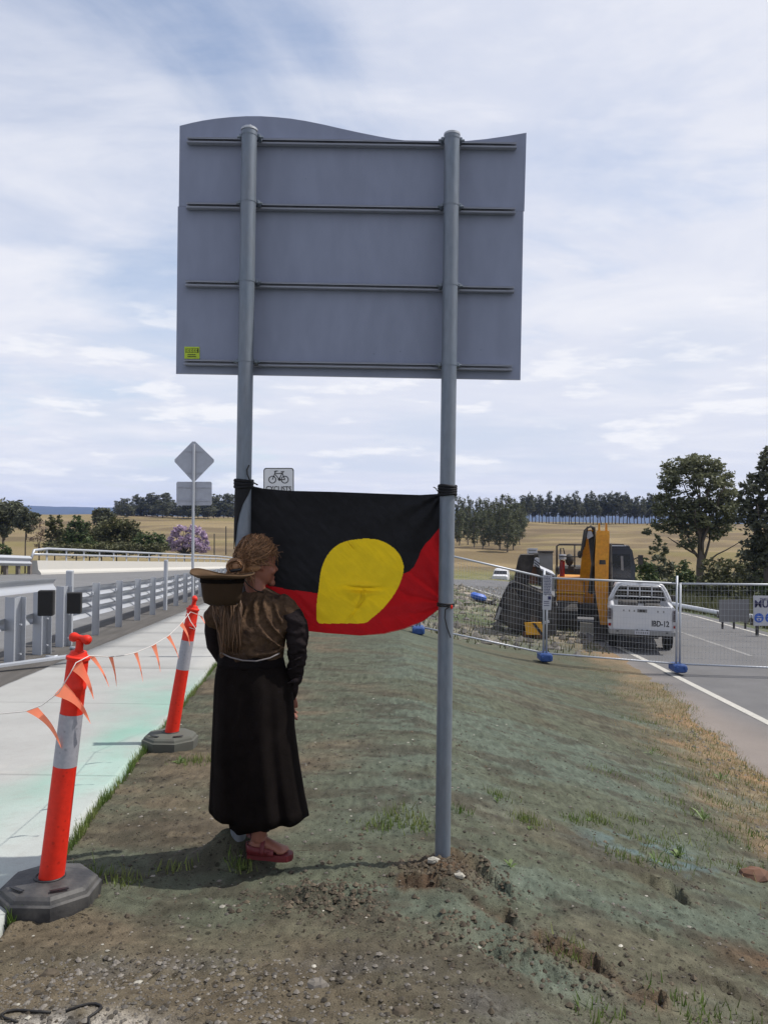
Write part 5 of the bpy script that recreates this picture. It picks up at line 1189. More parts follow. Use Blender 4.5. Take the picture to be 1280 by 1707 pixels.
mb = MB(); mb.prism([cpx(903, 938), cpx(918, 938), cpx(918, 950), cpx(903, 950)], 1, 0, .4); mb.build('cover', M['white'], cbn)
mb = MB(); mb.prism([cpx(905, 941), cpx(912, 941), cpx(912, 945), cpx(905, 945)], 1, -.02, -.003); mb.build('dark_panel', M['exdark'], cbn)
mb = MB(); mb.prism([cpx(905, 950), cpx(916, 950), (cpx(916, 990)[0], -.2), (cpx(905, 990)[0], -.2)], 1, .05, .35); mb.build('stand', M['exdark'], cbn)
pp_ = P(797, 1007, 32); pump = thing('pump', 'small blue pump lying on the works ground near the white car', 'pump', pp_)
mb = MB(); mb.box((0, 0, .30), (.62, .5, .26), Matrix.Rotation(.25, 3, 'Y'), bev=.08); mb.build('housing', M['blue'], pump, smooth=30)
mb = MB(); mb.box((.28, 0, .09), (.9, .4, .12), Matrix.Rotation(.2, 3, 'Y'), bev=.04); mb.tube([(.2, -.1, .1), (.5, -.15, .12), (.7, -.1, .2)], .05, 8); mb.build('frame', M['exdark'], pump)
# ------------------------------------------------------------------ trees
def leaf_cloud(clumps, per, size, seed, droop=.3, shell=.5, asp=.45):
    r = np.random.default_rng(seed); Vs = []
    for (cx, cy, cz, rx_, ry_, rz_) in clumps:
        vol = (rx_ * ry_ * rz_) ** (1 / 1.5); n = max(8, int(per * vol))
        d = r.normal(size=(n, 3)); d /= np.linalg.norm(d, axis=1)[:, None]; rad = (shell + (1 - shell) * r.random(n)) ** .8 * r.uniform(.75, 1.08, n)
        # sub clusters give ragged light and dark tufts
        k = max(3, int(n / 26)); cen = d[r.integers(0, n, k)] * ((.5 + .5 * r.random(k)) ** .6)[:, None]; idx = r.integers(0, k, n)
        p = cen[idx] + r.normal(size=(n, 3)) * .17; m = r.random(n) < .25; p[m] = (d * rad[:, None])[m]
        c = p * np.array([rx_, ry_, rz_]) + np.array([cx, cy, cz])
        s = size * r.uniform(.6, 1.4, n)
        a = r.normal(size=(n, 3)); a[:, 2] = a[:, 2] * .6 - droop; a /= np.linalg.norm(a, axis=1)[:, None]
        b = np.cross(a, r.normal(size=(n, 3))); b /= np.linalg.norm(b, axis=1)[:, None] + 1e-9
        a = a * s[:, None]; b = b * (s * asp)[:, None]
        Vs.append(np.stack([c - a, c + b - a * .1, c + a, c - b - a * .1], 1))
    return np.concatenate(Vs)
def limb_tree(mb, p0, p1, r0, r1, seed, wob=.06, n=6):
    rr = random.Random(seed); p0, p1 = Vector(p0), Vector(p1); L_ = (p1 - p0).length; pts = []
    for i in range(n):
        t = i / (n - 1); w = wob * L_ * math.sin(t * math.pi); pts.append(p0.lerp(p1, t) + Vector((rr.uniform(-w, w), rr.uniform(-w, w), 0)))
    mb.tube(pts, [r0 + (r1 - r0) * i / (n - 1) for i in range(n)], 7); return pts
def tree(name, label, loc, trunk_pts, clumps, per, size, leafm, barkm, seed, group=None, droop=.3, limbs=(), shell=.5, cat='tree'):
    t = thing(name, label, cat, loc, 0, group); mb = MB()
    pts = trunk_pts; mb.tube([p for p, r in pts], [r for p, r in pts], 9)
    for (a, b, r0, r1) in limbs: limb_tree(mb, a, b, r0, r1, seed + int(a[2] * 100) + int(b[0] * 77))
    mb.build('trunk', M[barkm], t, smooth=True)
    quads('crown', leaf_cloud(clumps, per, size, seed, droop, shell), M[leafm], t); return t
def proto_gum(name, label, h, wd, seed, leafm, barkm, per, size, group, bare=.28, tall=True):
    rr = random.Random(seed); cl = []; lim = []
    n = 9 if tall else 7
    for i in range(n):
        t = i / (n - 1); z = h * (bare + .12 + (1 - bare - .2) * t); w = .95 * wd * (.55 + .45 * math.sin(min(1, t * 1.15 + .12) * math.pi)) * .5
        a = rr.random() * 6.28; o = w * .55 * rr.random()
        cl.append((math.cos(a) * o, math.sin(a) * o, z, w * rr.uniform(.65, 1), w * rr.uniform(.65, 1), h * rr.uniform(.08, .14)))
        lim.append(((0, 0, z - h * .12), (math.cos(a) * o * 1.3, math.sin(a) * o * 1.3, z), h * .010, h * .003))
    tp = [((rr.uniform(-.03, .03) * h * (i > 0), rr.uniform(-.03, .03) * h * (i > 0), h * .9 * i / 5 - .3 * (i == 0)), h * (.017 - .0025 * i)) for i in range(6)]
    return tree(name, label, (0, -500, 0), tp, cl, per, size, leafm, barkm, seed, group, limbs=lim)
def setz(px, py, Y): q = P(px, py, Y); return Vector((q.x, Y, q.z))
def pxsc(Y): return Y / FPX
# crest row at right: tall dark gums
lab_row = 'tall dark gum in the row along the crest of the dry hill'
g_row = 'gums in the row along the crest of the hill'
def scatter_trees(protos, spots, label, h0):
    """spots: (px, py_base, py_top, Y)"""
    out = []
    for i, (px, pb, pt, Y) in enumerate(spots):
        q = P(px, pb, Y); z = bz(q.x, Y) - .15; h = P(px, pt, Y).z - z; pr, hp_ = protos[i % len(protos)]
        s = h / hp_; wv = random.uniform(.85, 1.15); first = pr.location.y < -400; lb_ = label(px, pb) if callable(label) else label
        if first: pr.location = (q.x, Y, z); pr.scale = (s * wv, s * wv, s); pr.rotation_euler = (0, 0, random.random() * 6.28); pr['label'] = lb_
        else: dup(pr, (q.x, Y, z), random.random() * 6.28, lb_, (s * wv, s * wv, s))
row = []
x = 868
while x < 1105: row.append((x, 868 + (x - 868) * .01, random.uniform(819, 837) + (3 if x > 1040 else 0), random.uniform(325, 345))); x += random.uniform(4.5, 7.0)
pr = [(proto_gum('gum_tree', lab_row, 13, 5.6, 100 + k, 'leafdark', 'bark', 120, .28, g_row, .24), 13) for k in range(4)]
def lrow(x, b): return ('tall dark gum on the hill crest just right of the hillside grove' if x < 905 else 'tall dark gum on the hill crest between the grove and the excavator arm' if x < 965 else 'tall dark gum on the hill crest directly above the excavator' if x < 1045 else 'tall dark gum on the hill crest left of the big roadside gum')
scatter_trees(pr, row, lrow, 13)
lab_l = 'dark gum in the belt along the far edge of the left paddock'; g_l = 'gums in the belt beyond the left paddock'
rowl = []; x = 196
while x < 392:
    top = 833 if x < 225 else (826 if x < 250 else (820 if x < 288 else (834 if x < 300 else 824)))
    rowl.append((x, 866, top + random.uniform(-3, 5), random.uniform(322, 350))); x += random.uniform(6.5, 10)
pr = [(proto_gum('gum_tree', lab_l, 12, 9.0, 140 + k, 'leafdark', 'bark', 110, .36, g_l, .04, False), 12) for k in range(3)]
def lbelt(x, b): return ('dark gum at the low left end of the belt beyond the left paddock' if x < 226 else 'dark gum in the tallest clump of the belt left of the diamond sign' if x < 290 else 'dark gum of the far belt behind the rectangular sign plate' if x < 355 else 'dark gum of the far belt between the sign plate and the flag post')
scatter_trees(pr, rowl, lbelt, 12)
lab_g = 'pale green gum in the grove on the hillside right of the flag'; g_g = 'gums of the hillside grove right of the flag'
gv = []
for (x, b, t) in ((762, 895, 826), (772, 886, 830), (783, 880, 828), (795, 897, 830), (803, 884, 832), (812, 878, 829), (822, 892, 831), (832, 884, 831), (842, 896, 824), (851, 886, 826), (860, 894, 833), (866, 902, 846), (780, 902, 843), (790, 910, 848), (815, 908, 845), (832, 912, 843), (846, 914, 842), (856, 912, 848), (870, 886, 838), (765, 905, 850), (825, 902, 838), (805, 912, 852)):
    gv.append((x, b, t, 235 - (b - 878) * 2.1))
pr = [(proto_gum('gum_tree', lab_g, 13, 4.9, 180 + k, 'leafgrove', 'palebark', 150, .22, g_g, .13), 13) for k in range(4)]
def lgrove(x, b): return ('pale green gum in the front rank of the grove right of the flag' if b >= 900 else 'pale green gum in the middle ranks of the grove right of the flag' if b > 888 else 'pale green gum at the back of the grove right of the flag')
scatter_trees(pr, gv, lgrove, 13)
# the big gum by the road
def big_gum(px, pb, Y, label, spec, limbs, trunk, per, size, leafm, seed, barkm='bark', group=None, shell=.5):
    q = P(px, pb, Y); z0 = min(q.z, bz(q.x, Y)); k = pxsc(Y)
    f = lambda x, y, d=0.0: ((P(x, y, Y).x - q.x), d, P(x, y, Y).z - z0)
    cl = []; rr = random.Random(seed)
    for (x, y, rx_, rz_) in spec:
        c = f(x, y, rr.uniform(-1, 1) * rx_ * k * .9); cl.append((*c, rx_ * k * 1.3, rx_ * k * 1.15, rz_ * k * 1.25))
    per = per * 9 * (.16 / size) ** 0; lm = [(f(*a), f(*b, rr.uniform(-1.2, 1.2)), r0 * k, r1 * k) for a, b, r0, r1 in limbs]
    tp = [((f(x, y)[0], 0, f(x, y)[2] if i else -.3), r * k) for i, (x, y, r) in enumerate(trunk)]
    return tree('gum_tree', label, (q.x, Y, z0), tp, cl, per, size, leafm, barkm, seed, group, limbs=lm, shell=shell)
big_gum(1166, 990, 62, 'big many limbed gum standing behind the fence right of the excavator',
    [(1158, 768, 22, 9), (1135, 778, 18, 10), (1180, 776, 20, 10), (1196, 790, 16, 12), (1115, 795, 14, 12), (1150, 792, 26, 12), (1108, 806, 10, 8), (1125, 812, 14, 7), (1175, 802, 24, 10), (1208, 812, 16, 13), (1218, 830, 12, 12), (1195, 826, 18, 11),
     (1150, 818, 10, 7), (1105, 838, 14, 11), (1122, 850, 18, 12), (1098, 850, 10, 9), (1145, 855, 20, 12), (1170, 850, 22, 12), (1200, 850, 20, 13), (1215, 860, 14, 12), (1110, 872, 16, 8), (1130, 880, 17, 9), (1142, 900, 13, 12), (1180, 872, 22, 11), (1205, 878, 15, 10), (1080, 884, 7, 5), (1096, 880, 10, 5), (1092, 902, 7, 7), (1104, 915, 8, 9), (1088, 918, 5, 7), (1165, 838, 14, 8), (1228, 842, 6, 9), (1120, 830, 12, 9), (1150, 838, 14, 9), (1185, 842, 14, 9), (1160, 868, 16, 9), (1190, 890, 14, 9), (1148, 882, 12, 8), (1125, 862, 12, 9), (1210, 845, 12, 9)],
    [((1165, 920), (1150, 850), 3.2, 1), ((1168, 915), (1160, 800), 3.4, 1), ((1170, 930), (1180, 800), 3.2, 1), ((1172, 935), (1205, 850), 2.4, .8), ((1164, 930), (1115, 840), 2.6, .7), ((1162, 925), (1105, 895), 2, .6), ((1173, 940), (1225, 900), 1.8, .5), ((1166, 900), (1140, 800), 2.4, .7), ((1170, 890), (1200, 810), 2.2, .7), ((1165, 880), (1165, 775), 2.4, .6), ((1150, 900), (1135, 870), 1.5, .5), ((1120, 845), (1105, 800), 1.2, .4)],
    [(1166, 990, 7), (1166, 970, 6.3), (1166, 945, 6), (1167, 925, 5), (1167, 900, 3.2), (1168, 860, 2)], 74, .15, 'leafgum', 301, 'bark')
big_gum(1278, 1000, 48, 'dense dark gum cut by the right edge of the picture',
    [(1290, 765, 16, 14), (1276, 775, 12, 10), (1262, 795, 13, 8), (1285, 795, 18, 10), (1246, 815, 12, 10), (1265, 815, 14, 9), (1295, 815, 20, 14), (1240, 830, 8, 8), (1258, 838, 16, 9), (1285, 840, 22, 14), (1250, 860, 16, 13), (1275, 868, 24, 15), (1255, 885, 14, 12), (1285, 895, 24, 16), (1262, 905, 14, 12), (1240, 845, 8, 8), (1250, 918, 10, 8), (1280, 925, 22, 14), (1320, 800, 22, 16), (1330, 840, 26, 20), (1330, 890, 26, 20), (1265, 935, 14, 10), (1242, 905, 6, 5)],
    [((1280, 930), (1255, 840), 3, .8), ((1282, 920), (1290, 790), 3.4, 1), ((1283, 940), (1320, 850), 3, 1), ((1279, 930), (1250, 880), 2, .6), ((1285, 900), (1270, 800), 2, .6)],
    [(1278, 1000, 7.5), (1279, 960, 6.5), (1281, 920, 5), (1284, 870, 3), (1288, 820, 2)], 95, .15, 'leafdark', 302)
# left bank trees
big_gum(8, 925, 105, 'rounded dark gum at the left edge beyond the bridge', [(-5, 850, 22, 14), (12, 845, 16, 10), (18, 858, 12, 11), (2, 868, 18, 12), (-15, 862, 20, 16), (8, 885, 10, 8)], [((8, 900), (14, 860), 1.5, .6), ((8, 900), (-8, 860), 1.5, .6)], [(5, 925, 2.2), (6, 905, 2), (7, 880, 1.2)], 50, .26, 'leafdark', 303)
big_gum(45, 930, 100, 'small round gum left of the purple tree line of scrub', [(45, 860, 11, 8), (38, 868, 9, 8), (53, 868, 10, 9), (46, 876, 12, 8), (36, 874, 6, 6)], [((44, 900), (46, 865), 1, .4)], [(43, 930, 1.3), (43, 905, 1.1), (44, 880, .7)], 55, .24, 'leafdark', 304)
big_gum(168, 915, 130, 'spreading gum rising behind the scrub near the blue range', [(172, 852, 9, 5), (163, 858, 8, 6), (182, 862, 9, 7), (172, 868, 12, 7)], [((170, 890), (172, 856), 1, .4)], [(168, 915, 1.4), (169, 890, 1.1), (171, 865, .6)], 50, .26, 'leafdark', 305)
def shrub(name, label, px, pb, Y, spec, per, size, leafm, seed, stems=4, group=None, barkm='bark', cat='shrub'):
    q = P(px, pb, Y); z0 = q.z; k = pxsc(Y); rr = random.Random(seed); cl = []; lm = []; per = per * 7
    for (x, y, rx_, rz_) in spec:
        a = P(x, y, Y); c = (a.x - q.x, rr.uniform(-.6, .6) * rx_ * k, a.z - z0); cl.append((*c, rx_ * k * 1.32, rx_ * k * 1.2, rz_ * k * 1.25))
        lm.append(((rr.uniform(-.1, .1), 0, 0), c, .9 * k, .3 * k))
    return tree(name, label, (q.x, Y, z0), [((0, 0, -1.5), 1.2 * k), ((0, 0, .1), 1.0 * k), ((0, 0, .3), .6 * k)], cl, per, size, leafm, barkm, seed, group, limbs=lm, cat=cat)
YS = 78
shrub('shrub', 'upright olive shrub behind the left end of the parapet', 92, 922, YS, [(88, 872, 7, 10), (95, 880, 8, 11), (84, 888, 7, 10), (92, 900, 10, 11), (100, 865, 4, 6)], 80, .17, 'leafolive', 401)
shrub('shrub', 'taller upright shrub right of the olive one behind the parapet', 128, 922, YS, [(126, 868, 7, 8), (135, 876, 8, 9), (118, 880, 7, 9), (128, 892, 11, 10), (140, 896, 8, 10), (112, 900, 8, 10), (125, 908, 14, 8)], 80, .17, 'leafbush', 402)
shrub('shrub', 'bright low bush between the upright shrub and the dark scrub', 150, 922, YS - 3, [(150, 906, 10, 8), (142, 912, 8, 6), (158, 912, 8, 6)], 90, .16, 'leafbush', 403)
shrub('shrub', 'tall dark scrub thicket left of the purple jacaranda', 195, 922, YS, [(180, 880, 12, 10), (195, 874, 12, 9), (208, 880, 12, 11), (222, 874, 9, 8), (190, 896, 16, 12), (212, 898, 16, 12), (230, 892, 9, 9), (172, 900, 10, 12), (200, 910, 26, 8)], 85, .17, 'leafolive', 404)
shrub('shrub', 'low dark green bush touching the purple jacaranda', 250, 925, YS - 4, [(242, 900, 11, 9), (256, 898, 12, 9), (268, 904, 9, 9), (235, 910, 12, 7), (255, 912, 16, 7)], 90, .16, 'leafbush', 405)
shrub('shrub', 'bare pinkish twiggy shrub behind the parapet end', 66, 922, YS + 3, [(62, 888, 8, 12), (70, 880, 7, 12), (66, 902, 10, 10)], 30, .12, 'leafdry', 406)
shrub('shrub', 'small green bush at the far left above the approach rail', 4, 930, 70, [(2, 915, 9, 8), (10, 918, 7, 7)], 80, .16, 'leafbush', 407)
shrub('jacaranda_tree', 'purple flowering jacaranda behind the parapet', 308, 925, 95, [(x, y, r, r * .8) for x, y, r in ((284, 900, 6), (290, 890, 6), (298, 884, 6), (307, 881, 6), (316, 884, 5), (325, 882, 6), (333, 887, 6), (340, 894, 5), (342, 905, 5), (338, 912, 6), (328, 904, 7), (316, 898, 7), (304, 900, 7), (294, 906, 6), (282, 910, 5), (288, 916, 5), (300, 914, 5), (313, 910, 6), (325, 915, 5), (336, 918, 5), (346, 914, 3), (278, 903, 3))], 85, .22, 'jaca', 408, cat='tree', barkm='exdark')
shrub('shrub', 'long low scrub right behind the parapet rail', 170, 925, YS - 6, [(x, 914 + (i % 3) * 2, 13, 8) for i, x in enumerate(range(84, 275, 15))], 90, .15, 'leafolive', 409)
shrub('shrub', 'mid green scrub filling the gap behind the bright low bush', 150, 922, YS + 6, [(104, 893, 12, 10), (120, 897, 12, 10), (148, 888, 11, 11), (160, 894, 13, 11), (172, 884, 10, 10)], 80, .17, 'leafolive', 410)
# right undergrowth
lab = ['leafy shrub behind the cab of the excavator', 'dark shrub under the low branches of the big gum', 'shrub left of the big gum trunk behind the ute', 'pale green shrub right of the big gum trunk', 'olive shrub between the big gum and the bright bush', 'dense shrub above the grey roadside sign', 'bright lime green bush at the right edge above the safety sign', 'shrub behind the white safety sign', 'low olive scrub behind the fence post', 'tall dark shrub filling the gap below the edge gum']
sh = [(1075, 990, [(1065, 945, 12, 12), (1080, 955, 14, 12), (1070, 968, 18, 12)], 'leafbush'), (1105, 992, [(1095, 940, 12, 12), (1110, 950, 12, 13), (1100, 968, 18, 14)], 'leafdark'), (1138, 995, [(1130, 950, 14, 14), (1145, 960, 12, 14), (1135, 978, 18, 12)], 'leafbush'), (1190, 1000, [(1185, 950, 12, 14), (1198, 955, 12, 14), (1190, 975, 18, 14)], 'leafolive'), (1218, 1005, [(1210, 945, 12, 12), (1225, 955, 14, 14), (1215, 978, 20, 14)], 'leafolive'), (1240, 1008, [(1235, 965, 14, 14), (1250, 975, 16, 14), (1230, 990, 18, 10)], 'leafdark'),
      (1276, 985, [(1272, 955, 10, 8), (1284, 950, 12, 10), (1276, 966, 14, 8), (1294, 962, 12, 10)], 'leafbright'), (1275, 1010, [(1265, 985, 12, 10), (1285, 985, 14, 12), (1300, 985, 16, 14)], 'leafbush'), (1160, 1006, [(1150, 988, 14, 9), (1170, 990, 16, 10), (1190, 994, 14, 8)], 'leafolive'), (1250, 990, [(1245, 935, 12, 14), (1260, 945, 14, 14), (1250, 955, 18, 14)], 'leafdark')]
for i, (x, b, s_, l) in enumerate(sh): shrub('shrub', lab[i], x, b, 44 + (i * 3) % 10, s_, 95, .14, l, 420 + i)
# lone posts in the left paddock
for x, t_, b, lb in ((377, 878, 925, 'tall thin fence post in the left paddock beside the flag'), (357.5, 890, 925, 'shorter thin fence post in the left paddock near the jacaranda')):
    q = P(x, b, 92); mb = MB(); mb.tube([q, P(x, (t_ + b) / 2, 92), P(x, t_, 92)], [.07, .065, .06], 7); mb.ball(P(x, t_, 92), (.07, .07, .05), 7, 4); o = mb.build('fence_post', M['exdark'], origin=q); tag(o, lb, 'post', 'thin posts in the left paddock')

# ------------------------------------------------------------------ the woman
WY = 3.93
foot = P(450, 1421, WY); gzf = foot.z
wom = thing('person', 'woman seen from behind in a brown top, long black skirt and red sandals', 'person', (P(430, 1421, WY).x, WY, gzf)); WO_ = wom.location
def wp(px, py, dy=0.0):
    q = P(px, py, WY + dy); return Vector((q.x - WO_.x, dy, q.z - WO_.z))
def ell(cx, cy, cz, rx_, ry_, n=48, yaw=0.0, f=None):
    out = []
    for k in range(n):
        a = 2 * math.pi * k / n; m = f(a) if f else 1.0
        x, y = rx_ * math.cos(a) * m, ry_ * math.sin(a) * m; c, s = math.cos(yaw), math.sin(yaw); out.append(Vector((cx + x * c - y * s, cy + x * s + y * c, cz)))
    return out
def remesh(parts, name, mt, parent, vox, smooth_it=4):
    mb = MB()
    for p in parts: mb.add(p.v, p.f)
    o = mb.build(name + '_src', mt); md = o.modifiers.new('r', 'REMESH'); md.mode = 'VOXEL'; md.voxel_size = vox; md.use_smooth_shade = True
    sm = o.modifiers.new('s', 'SMOOTH'); sm.factor = .5; sm.iterations = smooth_it
    dg = bpy.context.evaluated_depsgraph_get(); me = bpy.data.meshes.new_from_object(o.evaluated_get(dg)); me.name = name
    bpy.data.objects.remove(o); q = bpy.data.objects.new(name, me); COL.objects.link(q); q.parent = parent
    if not me.materials: me.materials.append(mt)
    me.polygons.foreach_set('use_smooth', [True] * len(me.polygons)); return q
FD = Vector((math.sin(R(54)), math.cos(R(54)), 0)); SD = Vector((FD.y, -FD.x, 0))   # facing, her right side
body = []
hc = wp(427, 941, .01)                    # head
mb = MB(); rings = []
for t in np.linspace(-1, 1, 15):
    z = hc.z + t * .108; w = math.sqrt(max(0.004, 1 - t * t)); fw = .088 * w ** .75 * (1 if t > -.2 else 1 - .16 * (-t - .2)); sw = .070 * w ** .8
    off = FD * (.010 + (.018 * max(0, -t)))
    rings.append([hc + off + Vector((0, 0, z - hc.z)) + FD * (fw * math.cos(a)) + SD * (sw * math.sin(a)) for a in np.linspace(0, 2 * math.pi, 28, endpoint=False)])
mb.loft(rings); body.append(mb)
def bb(c, r, **k): m_ = MB(); m_.ball(c, r, 12, 8); body.append(m_)
f_ = lambda a, b, c: hc + FD * a + SD * b + Vector((0, 0, c))
m_ = MB(); m_.tube([f_(.088, 0, .012), f_(.100, 0, -.010), f_(.116, 0, -.030), f_(.098, 0, -.036)], [.008, .010, .013, .009], 8); body.append(m_)    # nose
bb(f_(.094, 0, -.062), (.012, .012, .006)); bb(f_(.093, 0, -.071), (.012, .012, .006)); bb(f_(.086, 0, -.095), (.022, .022, .018))                 # lips, chin
for s in (-1, 1):
    bb(f_(.078, s * .030, .014), (.014, .014, .009)); m_ = MB(); m_.tube([f_(.088, s * .012, .028), f_(.086, s * .034, .032), f_(.074, s * .052, .024)], [.006, .007, .005], 6); body.append(m_)
    bb(f_(.062, s * .042, -.03), (.026, .026, .022)); m_ = MB(); m_.tube([f_(.0, s * .070, .022), f_(-.012, s * .080, .008), f_(-.006, s * .076, -.018), f_(.004, s * .068, -.026)], [.009, .010, .008, .006], 8); body.append(m_)
nb_ = wp(428, 1003, .0)
m_ = MB(); m_.tube([nb_ + Vector((0, 0, -.05)), nb_ + Vector((.005, 0, .02)), hc + FD * (-.015) + Vector((0, 0, -.06))], [.060, .050, .050], 16); body.append(m_)
# torso core (under the clothes), arms, legs
m_ = MB(); m_.loft([ell(wp(418, y).x, .0, wp(418, y).z, rx_, ry_, 28, R(-28)) for y, rx_, ry_ in ((1010, .05, .045), (1025, .10, .06), (1050, .105, .07), (1090, .10, .08), (1130, .13, .10), (1170, .13, .11), (1190, .10, .09))]); body.append(m_)
shR = wp(484, 1030, -.03); elR = wp(497, 1100, -.02); wrR = wp(483, 1155, .09)
m_ = MB(); m_.tube([wp(455, 1025), shR, (shR + elR) / 2, elR, (elR + wrR) / 2, wrR], [.03, .030, .030, .028, .024, .020], 12); body.append(m_)
def hand(w, d, side):
    d = d.normalized(); up_ = Vector((0, 0, 1)); s = d.cross(Vector((0, 1, 0))).normalized(); n_ = s.cross(d).normalized()
    m_ = MB(); m_.tube([w, w + d * .03, w + d * .065, w + d * .085], [(.016, .022), (.015, .032), (.014, .038), (.011, .036)], 10); body.append(m_)
    for i, (o_, l) in enumerate(((-.028, .060), (-.010, .072), (.010, .068), (.027, .052))):
        b_ = w + d * .08 + n_ * o_; m_ = MB(); m_.tube([b_ - d * .02, b_ + d * l * .4, b_ + d * l * .75 + s * .012, b_ + d * l * .95 + s * .026], [.0095, .009, .008, .006], 8); body.append(m_)
    m_ = MB(); b_ = w + d * .03 + n_ * -.03; m_.tube([b_, b_ + d * .02 - n_ * .018 + s * .01, b_ + d * .045 - n_ * .022 + s * .02, b_ + d * .06 - n_ * .016 + s * .028], [.012, .011, .009, .007], 8); body.append(m_)
hand(wrR, Vector((.02, .05, -.2)), 1)
shL = wp(361, 1032, .08); elL = wp(357, 1074, .16); wrL = wp(372, 1098, .21)
m_ = MB(); m_.tube([wp(400, 1025), shL, (shL + elL) / 2, elL, (elL + wrL) / 2, wrL], [.03, .030, .030, .026, .024, .020], 12); body.append(m_); hand(wrL, Vector((.2, .05, -.04)), -1)
for hx, fx_, dy, fdv in ((440, 431, -.03, Vector((.97, -.10, 0))), (405, 404, .10, Vector((.35, .93, 0)))):
    an = wp(fx_, 1421, dy); an.z = .075; kn = wp((hx + fx_) / 2 + 6, 1290, dy); hp_ = wp(hx, 1150, dy * .6)
    m_ = MB(); m_.tube([hp_, (hp_ + kn) / 2, kn, kn.lerp(an, .35), kn.lerp(an, .75), an], [.085, .072, .055, .054, .038, .038], 14); body.append(m_)
    fdv = fdv.normalized(); sv = Vector((fdv.y, -fdv.x, 0))
    m_ = MB(); m_.tube([an + fdv * -.045 + Vector((0, 0, -.040)), an + fdv * -.02 + Vector((0, 0, -.030)), an + fdv * .04 + Vector((0, 0, -.018)), an + fdv * .09 + Vector((0, 0, -.034)), an + fdv * .125 + Vector((0, 0, -.043))], [(.022, .026), (.034, .032), (.032, .034), (.020, .040), (.013, .040)], 14); body.append(m_)
    for i in range(5):
        b_ = an + fdv * (.115 - abs(i - 1.2) * .006) + sv * (-.032 + .016 * i) + Vector((0, 0, -.047)); m_ = MB(); m_.tube([b_, b_ + fdv * .020 + Vector((0, 0, .003)), b_ + fdv * .036], [.010, .0105 if i else .012, .007], 8); body.append(m_)
remesh(body, 'body', M['skin'], wom, .006, 3)
# sandals
for fx_, dy, fdv in ((431, -.03, Vector((.97, -.10, 0))), (404, .10, Vector((.35, .93, 0)))):
    an = wp(fx_, 1421, dy); fdv = fdv.normalized(); sv = Vector((fdv.y, -fdv.x, 0))
    sole = [(-.058, .0), (-.050, .026), (0, .034), (.06, .036), (.11, .046), (.15, .040), (.170, .018), (.172, -.012), (.15, -.038), (.11, -.044), (.06, -.034), (0, -.033), (-.05, -.026)]
    mb = MB(); mb.loft([[an + fdv * a + sv * b * k + Vector((0, 0, z - an.z)) for a, b in sole] for z, k in ((-.012, 1.0), (.006, 1.04), (.018, 1.0))]); sd_ = mb.build('sandal', M['sandal'], wom, smooth=35)
    # closed sides and heel, strap over the instep
    arc = [(.075, .047), (.03, .043), (-.01, .042), (-.045, .036), (-.064, .0), (-.045, -.036), (-.01, -.042), (.03, -.043), (.075, -.047)]
    mb = MB(); hgt = [.030, .040, .040, .046, .050, .046, .040, .040, .030]
    lo_ = [an + fdv * a + sv * b + Vector((0, 0, .012 - an.z)) for a, b in arc]; hi_ = [an + fdv * a + sv * b * .94 + Vector((0, 0, .012 + h_ - an.z)) for (a, b), h_ in zip(arc, hgt)]
    mb.add(lo_ + hi_, [(i, i + 1, 10 + i, 9 + i) for i in range(8)]); u_ = mb.build('upper', M['sandal'], sd_, smooth=True); so = u_.modifiers.new('t', 'SOLIDIFY'); so.thickness = .004
    mb = MB()
    for a0, w_, hh in ((.070, .030, .040), (.028, .022, .070)):
        pts = [an + fdv * a0 + sv * (.046 * math.cos(t)) + Vector((0, 0, .014 + hh * math.sin(t) - an.z)) for t in np.linspace(0, math.pi, 11)]
        rows = [[p + fdv * (w_ * (k - .5)) for k in (0, 1)] for p in pts]; mb.add([q for r_ in rows for q in r_], [(2 * i, 2 * i + 1, 2 * i + 3, 2 * i + 2) for i in range(10)])
    s2 = mb.build('strap', M['sandal'], sd_, smooth=True); so = s2.modifiers.new('t', 'SOLIDIFY'); so.thickness = .005; so.offset = 1
# skirt: lofted with folds, hem uneven
lv = [(1092, 366, 471), (1100, 365, 473), (1112, 362, 477), (1125, 359.5, 481), (1140, 358, 486), (1160, 357, 489), (1185, 356, 490.5), (1210, 355, 491), (1240, 353.5, 495), (1270, 352.5, 499), (1300, 351, 504), (1325, 350, 508), (1345, 349, 512), (1362, 348, 515)]
NS = 150; rings = []; rf = random.Random(5); ph = [rf.random() * 6.28 for _ in range(6)]
for j, (py, a, b) in enumerate(lv):
    t = j / (len(lv) - 1); A, B = wp(a, py), wp(b, py); cx = (A.x + B.x) / 2; rx_ = (B.x - A.x) / 2; ry_ = .125 + .075 * min(1, t * 1.6); cy = .0 + .01 * t; amp = .006 + .085 * t ** 1.2
    ring_ = []
    for k in range(NS):
        an_ = 2 * math.pi * k / NS; fold = .55 * math.sin(7 * an_ + ph[0] + .8 * t) + .40 * math.sin(12 * an_ + ph[1] - .6 * t) + .22 * math.sin(19 * an_ + ph[2]); fold *= amp * abs(math.sin(an_)) ** .6
        fold += .006 * math.sin(23 * an_ + ph[3]) * max(0, 1 - t * 6)
        x, y = rx_ * math.cos(an_), ry_ * math.sin(an_) * (1 + fold * 1.6); z = A.z
        if j == len(lv) - 1 or t > .9:
            u = (math.cos(an_) + 1) / 2; hem = np.interp(u, [0, .14, .22, .3, .5, .66, .8, 1], [.048, .036, .024, .014, .006, .010, .014, .016]); z += (hem + .008 * math.sin(7 * an_ + ph[0])) * (t - .86) / .14
        ring_.append(Vector((cx + x * (1 + fold * .4 * abs(math.sin(an_))), cy + y, z + (.012 * math.sin(an_ * 2 + 1) if j == 0 else 0))))
    rings.append(ring_)
